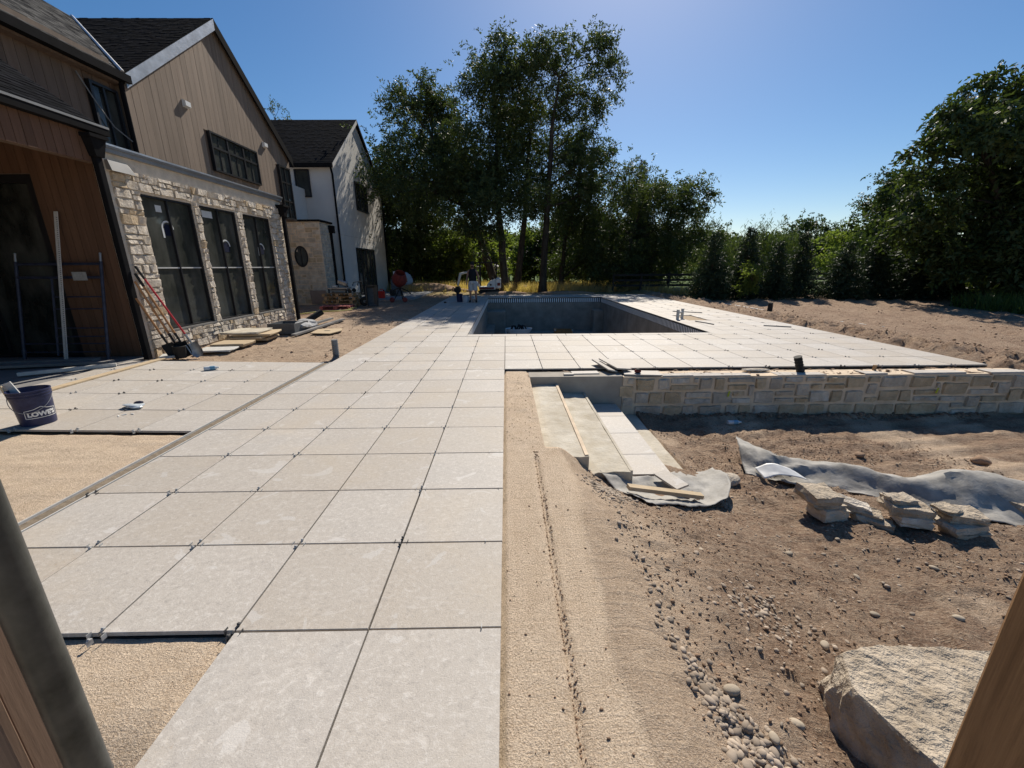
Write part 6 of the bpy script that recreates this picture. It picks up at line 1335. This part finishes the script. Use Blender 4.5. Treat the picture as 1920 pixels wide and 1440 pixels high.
# --- worker -----------------------------------------------------------------------------------
PXc, PYc = -1.48, 19.15
per_ = thing('person', 'person in a black tank top and light grey shorts standing on the walkway', 'person', (PXc, PYc, 0))
J_ = {'pel': (0, 0, .95, .135), 'sp1': (0, 0, 1.10, .128), 'sp2': (0, .0, 1.28, .148), 'neck': (0, -.01, 1.47, .065), 'nk2': (0, -.02, 1.53, .056), 'hd1': (0, -.035, 1.60, .082), 'hd2': (0, -.03, 1.69, .088), 'hd3': (0, -.02, 1.745, .055),
      'shL': (-.17, 0, 1.41, .066), 'elL': (-.245, .01, 1.14, .044), 'wrL': (-.27, -.05, .90, .030), 'haL': (-.275, -.065, .82, .034),
      'shR': (.17, 0, 1.41, .066), 'elR': (.255, .01, 1.15, .044), 'wrR': (.285, -.08, .93, .030), 'haR': (.29, -.10, .85, .034),
      'hiL': (-.095, 0, .90, .098), 'knL': (-.115, -.02, .50, .062), 'anL': (-.125, .02, .10, .042), 'toL': (-.14, -.12, .045, .038),
      'hiR': (.095, 0, .90, .098), 'knR': (.125, -.03, .50, .062), 'anR': (.145, .02, .10, .042), 'toR': (.17, -.12, .045, .038)}
E_ = [('pel', 'sp1'), ('sp1', 'sp2'), ('sp2', 'neck'), ('neck', 'nk2'), ('nk2', 'hd1'), ('hd1', 'hd2'), ('hd2', 'hd3'), ('sp2', 'shL'), ('shL', 'elL'), ('elL', 'wrL'), ('wrL', 'haL'), ('sp2', 'shR'), ('shR', 'elR'), ('elR', 'wrR'), ('wrR', 'haR'),
      ('pel', 'hiL'), ('hiL', 'knL'), ('knL', 'anL'), ('anL', 'toL'), ('pel', 'hiR'), ('hiR', 'knR'), ('knR', 'anR'), ('anR', 'toR')]
for s_, hn in ((-1, 'haL'), (1, 'haR')):
    hx, hy, hz = J_[hn][:3]
    for k in range(4):
        f1, f2 = 'f%s%d' % (hn, k), 'g%s%d' % (hn, k); ln = (.042, .048, .045, .034)[k]
        J_[f1] = (hx + s_ * .004, hy - .027 + .018 * k, hz - .038, .0095); J_[f2] = (hx - s_ * .010, hy - .030 + .019 * k, hz - .038 - ln, .008); E_ += [(hn, f1), (f1, f2)]
    J_['t' + hn] = (hx - s_ * .012, hy - .052, hz - .01, .010); J_['u' + hn] = (hx - s_ * .016, hy - .062, hz - .045, .009); E_ += [(hn, 't' + hn), ('t' + hn, 'u' + hn)]
nm = list(J_); me = bpy.data.meshes.new('body'); me.from_pydata([J_[k][:3] for k in nm], [(nm.index(a), nm.index(b_)) for a, b_ in E_], [])
bo_ = put('body', me, 'skin', per_); sk = bo_.modifiers.new('skin', 'SKIN'); sk.use_smooth_shade = True
for i, k in enumerate(nm): r_ = J_[k][3]; me.skin_vertices[0].data[i].radius = (r_, r_); me.skin_vertices[0].data[i].use_root = (k == 'pel')
bo_.modifiers.new('sub', 'SUBSURF').levels = 2; bo_.modifiers['sub'].render_levels = 2
def P3(x, y, z): return (PXc + x, PYc + y, z)
MB().lathe(P3(0, 0, 0), [(.178, .86), (.182, .95), (.172, 1.08), (.185, 1.25), (.19, 1.34), (.165, 1.42), (.10, 1.475), (.078, 1.48)], 22, sx=1.0, sy=.78).build('tank_top', 'tank', per_, smooth=True)
MB().lathe(P3(0, 0, 0), [(.165, .99), (.186, .93), (.19, .84)], 22, sx=1.0, sy=.80).build('shorts_waist', 'shorts', per_, smooth=True)
for s_ in (-1, 1): MB().lathe(P3(s_ * .10, -.005, 0), [(.095, .90), (.112, .80), (.112, .66), (.110, .53), (.10, .53)], 16).build('shorts_leg', 'shorts', per_, smooth=True)
MB().lathe(P3(0, -.025, 0), [(.094, 1.66), (.100, 1.70), (.092, 1.745), (.06, 1.79), (0, 1.80)], 16, sx=.93, sy=1.12).build('cap', 'hair', per_, smooth=True)
MB().ball(P3(0, -.06, 1.575), (.062, .065, .045), 10, 6).build('beard', 'hair', per_, smooth=True); MB().ball(P3(0, -.128, 1.635), (.013, .02, .022), 8, 5).build('nose', 'skin', per_, smooth=True)
for s_ in (-1, 1):
    MB().ball(P3(s_ * .032, -.108, 1.655), (.010, .008, .007), 6, 4).build('eye', 'hair', per_); MB().ball(P3(s_ * .088, -.02, 1.64), (.012, .022, .032), 6, 5).build('ear', 'skin', per_, smooth=True)
    MB().ball(P3(s_ * .145, -.06, .05), (.052, .13, .055), 12, 7).build('shoe', 'shoe', per_, smooth=True)
fb = thing('blue_bucket', 'far blue bucket with tool handles left of the worker', 'bucket', (-2.13, 19.4, 0)); MB().lathe((-2.13, 19.4, 0), [(0, 0), (.13, 0), (.15, .36), (.158, .37), (.145, .37), (.125, .02), (0, .02)], 20).build('body', 'blue', fb, smooth=True)
hd = MB(); hd.tube([(-2.15, 19.4, .1), (-2.30, 19.4, .55), (-2.42, 19.42, .66), (-2.45, 19.42, .55)], .03, 8); hd.tube([(-2.1, 19.4, .1), (-2.22, 19.38, .50)], .05, 8); tag(hd.build('mixing_paddle', 'rubber', None, True, at=(-2.2, 19.4, .1)), 'black mixing tool standing in the far blue bucket', 'tool')
pb_ = thing('clear_bin', 'pale translucent bin between blue bucket and worker', 'bin', (-1.83, 19.1, 0)); MB().lathe((-1.83, 19.1, 0), [(0, 0), (.13, 0), (.15, .28), (.156, .285), (.14, .285), (.12, .02), (0, .02)], 20).build('body', mat('translucent_plastic', (.42, .43, .45), .4, .08, 9), pb_, smooth=True)
cs = thing('cut_off_saw', 'small tan and black cutting tool standing at the feet of the worker', 'saw', (-1.40, 18.85, 0)); MB().cbox(-1.52, -1.36, 18.75, 18.9, .03, .20, .03).build('motor', 'cardboard', cs); MB().lathe((0, 0, 0), [(0, -.006), (.11, -.006), (.11, .006), (0, .006)], 20).xf(Matrix.Translation((-1.30, 18.82, .11)) @ Matrix.Rotation(1.57, 4, 'Y')).build('blade', 'rubber', cs); MB().tube([(-1.40, 18.78, .0), (-1.40, 18.78, .34)], .028, 8).build('handle', 'offwhite', cs)
single(lump((-2.75, 18.9, .03), (.07, .05, .035), 3, 2, .3), 'rubber_knee_pad', 'rubber', 'small dark lump lying alone on the far walkway', 'pad', (-2.75, 18.9, 0))

# --- pallets, wet saw, barrow, fuel cans, mixer ----------------------------------------------
def pallet(x, y, z, L, D, m_, lab, rz=0.0, grp=None):
    t_ = thing('pallet', lab, 'pallet', (x, y, z), grp); f = lambda mb: rot_about(mb, (x, y, z), rz)
    for k in range(7): xx = x - L / 2 + L * k / 7 + .02; f(MB().box(xx, xx + L / 7 - .04, y - D / 2, y + D / 2, z + .115, z + .135)).build('deck_board', m_, t_)
    for k in range(3):
        yy = y - D / 2 + (D - .09) * k / 2
        for j in range(3): xx = x - L / 2 + (L - .12) * j / 2; f(MB().box(xx, xx + .12, yy, yy + .09, z + .02, z + .114)).build('spacer_block', m_, t_)
        f(MB().box(x - L / 2, x + L / 2, yy, yy + .09, z, z + .019)).build('runner', m_, t_)
for k in range(4): pallet(-6.88 + .03 * (-1) ** k, 17.75, .0 + .137 * k, 1.25, 1.0, 'palletwood', ['bottom', 'second', 'third', 'top'][k] + ' wooden pallet of the stack under the tile saw', .05 * (-1) ** k)
pallet(-6.75, 16.75, -.02, 1.15, .8, 'redwood', 'reddish pallet lying alone in front of the pallet stack', .12)
ws = thing('tile_saw', 'grey wheeled tile saw standing on the pallet stack', 'saw', (-6.9, 17.7, .55)); z0 = .555
MB().cbox(-7.38, -6.55, 17.45, 17.95, z0 + .16, z0 + .22, .01).build('table', 'steel', ws)
for x_, y_ in ((-7.33, 17.5), (-7.33, 17.9), (-6.62, 17.5), (-6.62, 17.9)): MB().box(x_ - .02, x_ + .02, y_ - .02, y_ + .02, z0, z0 + .159).build('leg', 'rubber', ws)
rot_about(MB().cbox(-7.0, -6.6, 17.6, 17.8, z0 + .30, z0 + .50, .04), (-6.8, 17.7, z0 + .4), 0, 0, .35).build('motor_head', 'steel', ws); MB().tube([(-6.6, 17.7, z0 + .22), (-6.75, 17.7, z0 + .55)], .03, 8).build('arm', 'rubber', ws); MB().cbox(-7.2, -7.02, 17.55, 17.75, z0 + .221, z0 + .30, .02).build('fence', 'offwhite', ws)
for y_ in (17.45, 17.95): MB().lathe((0, 0, 0), [(0, -.03), (.08, -.03), (.09, 0), (.08, .03), (0, .03)], 14).xf(Matrix.Translation((-6.45, y_, z0 + .09)) @ Matrix.Rotation(1.57, 4, 'X')).build('wheel', 'rubber', ws, smooth=True)
MB().box(-7.3, -6.6, 17.5, 17.9, z0 + .06, z0 + .13).build('water_tray', 'grey_plastic', ws)
single(rot_about(MB().cbox(-8.75, -8.05, 18.90, 18.94, 0, .60, .004), (-8.4, 18.92, 0), 0, .12), 'leaning_board', 'cardboard', 'dusty pinkish board leaning on the small stone bump-out', 'board', (-8.4, 18.9, 0))
# wheelbarrow standing on its nose
wb = thing('wheelbarrow', 'dark wheelbarrow tipped up on its front with tray facing the pool', 'wheelbarrow', (-5.75, 17.6, 0)); mb = MB(); n_ = 6
tr = [[(-5.72, 17.35, .02), (-5.34, 17.45, .02), (-5.30, 17.55, .86), (-5.74, 17.42, .86)], [(-5.86, 17.62, .12), (-5.58, 17.70, .12), (-5.56, 17.74, .74), (-5.88, 17.66, .74)]]
o_, i_ = tr
mb.add(o_ + i_, [(4, 5, 6, 7), (0, 1, 5, 4), (1, 2, 6, 5), (2, 3, 7, 6), (3, 0, 4, 7)]); wbo = mb.build('tray', 'tarp', wb); wbo.modifiers.new('thick', 'SOLIDIFY').thickness = .012
MB().tube(o_ + [o_[0]], .016, 8).build('rim', 'rubber', wb)
for s_ in (0, 1): MB().tube([(-5.92 + .2 * s_, 17.72, .05), (-5.95 + .2 * s_, 17.78, .70), (-6.05 + .2 * s_, 17.70, 1.02), (-6.30 + .2 * s_, 17.55, .98), (-6.34 + .2 * s_, 17.55, .85)], .018, 8).build('handle', 'rubber', wb, smooth=True)
MB().lathe((0, 0, 0), [(.06, -.04), (.15, -.045), (.19, 0), (.15, .045), (.06, .04)], 18).xf(Matrix.Translation((-5.98, 17.72, .19)) @ Matrix.Rotation(.4, 4, 'Z') @ Matrix.Rotation(1.57, 4, 'X')).build('wheel', 'rubber', wb, smooth=True)
MB().tube([(-5.85, 17.7, .2), (-6.2, 17.75, .35), (-6.2, 17.8, .75)], .016, 8).build('leg', 'steel', wb)
for k in range(2):
    x_ = -6.72 + .36 * k; gc = thing('fuel_can', ['left', 'right'][k] + ' red plastic fuel can beside the glass door', 'fuel can', (x_, 21.6, .04)); mb = MB(); mb.cbox(x_ - .17, x_ + .15, 21.5, 21.68, .04, .40, .03); mb.build('body', 'red', gc)
    MB().tube([(x_ - .10, 21.59, .40), (x_ - .08, 21.59, .48), (x_ + .06, 21.59, .48), (x_ + .08, 21.59, .40)], .02, 8).build('handle', 'red', gc, smooth=True); MB().tube([(x_ + .11, 21.59, .39), (x_ + .11, 21.59, .46)], .03, 10).build('cap', 'rubber', gc, smooth=True)
cm = thing('cement_mixer', 'faded red drum cement mixer on a dark stand beside the walkway', 'cement mixer', (-5.0, 19.9, 0))
dm = MB().lathe((0, 0, 0), [(0, -.32), (.18, -.32), (.33, -.12), (.35, .06), (.25, .33), (.24, .36), (.22, .36), (.23, .30), (.32, .05), (.30, -.1), (0, -.28)], 26); dm.xf(Matrix.Translation((-4.98, 19.9, 1.02)) @ Matrix.Rotation(.35, 4, 'Y') @ Matrix.Rotation(.5, 4, 'X')); dmo = dm.build('drum', 'mixred', cm, smooth=True)
rb = MB(); rb.tube([(-4.98 + .355 * math.cos(i * .2618), 19.9 + .355 * math.sin(i * .2618), 1.03 - .12 * math.cos(i * .2618) + .05 * math.sin(i * .2618)) for i in range(25)], .014, 6); rb.build('drum_band', 'mixred', dmo)
for pts in ([(-5.30, 19.7, .0), (-4.98, 19.9, .62)], [(-4.70, 19.6, .02), (-4.98, 19.9, .62)], [(-4.98, 20.3, .0), (-4.98, 19.9, .62)], [(-5.25, 19.9, .55), (-4.98, 19.9, .64), (-4.60, 19.75, .50), (-4.45, 19.7, .36)]): MB().tube(pts, .025, 8).build('stand_leg', 'rubber', cm)
for x_ in (-5.32, -4.72): MB().lathe((0, 0, 0), [(0, -.03), (.09, -.035), (.12, 0), (.09, .035), (0, .03)], 14).xf(Matrix.Translation((x_, 19.62, .10)) @ Matrix.Rotation(1.57, 4, 'X')).build('wheel', 'mixred', cm, smooth=True)
MB().cbox(-5.45, -5.22, 19.75, 20.05, .28, .55, .03).build('motor_box', 'rubber', cm)
pts = [(-8.1, 13.2, .02), (-7.2, 14.6, .02), (-6.8, 15.2, .03), (-6.2, 15.5, .02), (-5.9, 16.0, .02), (-6.2, 16.4, .02), (-5.95, 16.9, .02)]
hp = []
for i in range(len(pts) - 1):
    for k in range(4): f = k / 4; hp.append(tuple(pts[i][q_] * (1 - f) + pts[i + 1][q_] * f for q_ in range(3)))
single(MB().tube(hp, .022, 8), 'garden_hose', 'yellow', 'yellow hose lying on the dirt in front of the pallets', 'hose', (-6.5, 15, .02), smooth=True)
single(MB().cbox(-6.05, -5.85, 22.9, 23.0, .95, 1.35, .01), 'meter_box', 'white', 'small white box on a dark post beside the white wing', 'box', (-5.95, 22.95, .9)); single(MB().box(-6.2, -5.7, 22.85, 23.05, .0, .945), 'utility_post', 'tarp', 'dark utility post carrying the white box', 'post', (-5.95, 22.95, 0))
single(lump((-6.6, 28.5, .75), (.35, .3, .42), 21, 3, .4), 'tarp_bundle', 'bluetarp', 'pale blue tarp bundle beyond the cement mixer', 'tarp', (-6.6, 28.5, .4))
single(lump((-5.2, 28.4, -.05), (2.6, .9, .55), 22, 4, .2), 'spoil_heap', 'clod', 'long low heap of dirt behind the concrete pad', 'heap', (-5.2, 28.4, 0))
single(lump((0.2, 25.3, -.05), (1.6, .4, .22), 23, 4, .35), 'spoil_heap', 'clod', 'low heap of rubble just behind the pool, by the excavator', 'heap', (0.2, 25.3, 0)); single(lump((3.6, 25.0, -.05), (1.8, .35, .16), 24, 4, .35), 'spoil_heap', 'clod', 'thin heap of dirt behind the far right corner of the pool', 'heap', (3.6, 25.0, 0))
# --- mini excavator ------------------------------------------------------------------------------
ex = thing('mini_excavator', 'white and dark red mini excavator parked behind the pool', 'excavator', (-.9, 26.0, 0)); ex0 = -.9
MB().prism([(-.55, .50), (.0, .50), (.02, 1.0), (-.10, 1.0), (-.30, .93), (-.46, .76)], 'y', 25.6, 26.5).xf(Matrix.Translation((-.62, 0, -.18))).build('engine_hood', 'machine', ex)
MB().cbox(-.60, -.28, 25.55, 26.55, .28, .90, .05).build('counterweight', 'machine', ex); MB().cbox(-1.62, -.601, 25.55, 26.55, .22, .40, .03).build('deck_frame', 'machine', ex)
MB().box(-1.58, -.70, 25.535, 25.549, .25, .36).build('stripe', 'maroon', ex); MB().cbox(-.50, -.32, 25.53, 25.549, .45, .62, .004).build('decal', 'maroon', ex); MB().ball((-.90, 25.59, .50), (.06, .03, .06), 10, 6).build('vent', 'rubber', ex)
for y_ in (25.6, 26.3):
    tr_ = MB(); tr_.prism([(-1.7 + .12, -.02), (-.3 - .12, -.02), (-.3, .08), (-.42, .2), (-1.58, .2), (-1.7, .08)], 'y', y_, y_ + .22); tr_.build('track', 'rubber', ex)
MB().cbox(-1.15, -.75, 25.8, 26.3, .40, .52, .03).build('seat', 'rubber', ex); MB().cbox(-.82, -.74, 25.8, 26.3, .52, .95, .02).build('seat_back', 'rubber', ex)
for x_, y_ in ((-1.55, 25.62), (-1.55, 26.48), (-.55, 25.62), (-.55, 26.48)): MB().tube([(x_, y_, .4), (x_, y_, 1.78)], .025, 8).build('canopy_post', 'rubber', ex)
MB().cbox(-1.7, -.45, 25.5, 26.6, 1.78, 1.84, .02).build('canopy', 'rubber', ex)
MB().tube([(-1.6, 26.0, .4), (-2.3, 26.0, 1.25), (-2.75, 26.0, 1.15)], [.09, .08, .07], 8).build('boom', 'machine', ex); MB().tube([(-2.75, 26.0, 1.2), (-2.95, 26.0, .45)], [.08, .06], 8).build('arm', 'machine', ex)
MB().prism([(-3.05, .40), (-2.85, .42), (-2.75, .20), (-2.85, .02), (-3.1, .05), (-3.2, .2)], 'y', 25.8, 26.2).build('bucket', 'rubber', ex)
# --- shelter, fence and car far behind -----------------------------------------------------------
sh = thing('garden_shelter', 'small grey-roofed open shelter behind the worker', 'shelter', (-2.8, 45, 0)); mb = MB()
mb.add([(-4.6, 43.5, 1.55), (-.6, 43.5, 1.55), (-.6, 47.5, 1.55), (-4.6, 47.5, 1.55), (-3.4, 45.5, 2.35), (-1.8, 45.5, 2.35)], [(0, 1, 5, 4), (1, 2, 5), (2, 3, 4, 5), (3, 0, 4), (3, 2, 1, 0)]); mb.build('roof', 'roofgrey', sh)
MB().box(-4.5, -.7, 43.6, 43.7, 1.38, 1.54).build('fascia', 'stucco', sh)
for x_, y_ in ((-4.4, 43.7), (-2.6, 43.7), (-.8, 43.7), (-4.4, 47.3), (-.8, 47.3)): MB().box(x_ - .08, x_ + .08, y_ - .08, y_ + .08, -.1, 1.54).build('post', 'stucco', sh)
fe = thing('rail_fence', 'dark wooden rail fence in front of the lawn beyond the deck', 'fence', (11, 26.5, 0))
for k in range(9): x_ = 6.8 + 1.75 * k; MB().box(x_ - .06, x_ + .06, 26.4, 26.52, -.1, 1.12).build('post', 'fencewood', fe)
for z_ in (.30, .62, .94): MB().box(6.8, 20.8, 26.37, 26.398, z_, z_ + .13).build('rail', 'fencewood', fe)
for i, x_ in enumerate((9.55, 10.15)):
    wf = thing('wire_frame', ['left', 'right'][i] + ' of two small wire frames standing by the dry grass', 'frame', (x_, 23.2, 0)); MB().tube([(x_ - .17, 23.2, 0), (x_ - .17, 23.2, .34), (x_, 23.2, .42), (x_ + .17, 23.2, .34), (x_ + .17, 23.2, 0)], .014, 6).build('hoop', 'steel', wf)
    for dx in (-.08, 0, .08): MB().tube([(x_ + dx, 23.2, .0), (x_ + dx, 23.2, .38)], .008, 6).build('wire', 'steel', wf)
    for z_ in (.1, .24): MB().tube([(x_ - .17, 23.2, z_), (x_ + .17, 23.2, z_)], .008, 6).build('wire', 'steel', wf)
car = thing('parked_car', 'white car half hidden behind the fence and bushes', 'car', (12.0, 42, 0)); mb = MB(); mb.prism([(10.2, .28), (13.9, .28), (13.95, .75), (13.0, .92), (12.5, 1.38), (11.0, 1.40), (10.4, .95), (10.1, .8)], 'y', 41.2, 42.8); mb.build('body', 'machine', car)
MB().prism([(12.85, .94), (12.42, 1.32), (11.1, 1.34), (10.65, .97)], 'y', 41.185, 41.199).build('side_window', 'glass', car)
for x_ in (10.9, 13.1): MB().lathe((0, 0, 0), [(0, -.1), (.3, -.1), (.33, 0), (.3, .1), (0, .1)], 16).xf(Matrix.Translation((x_, 41.25, .3)) @ Matrix.Rotation(1.57, 4, 'X')).build('wheel', 'rubber', car, smooth=True)
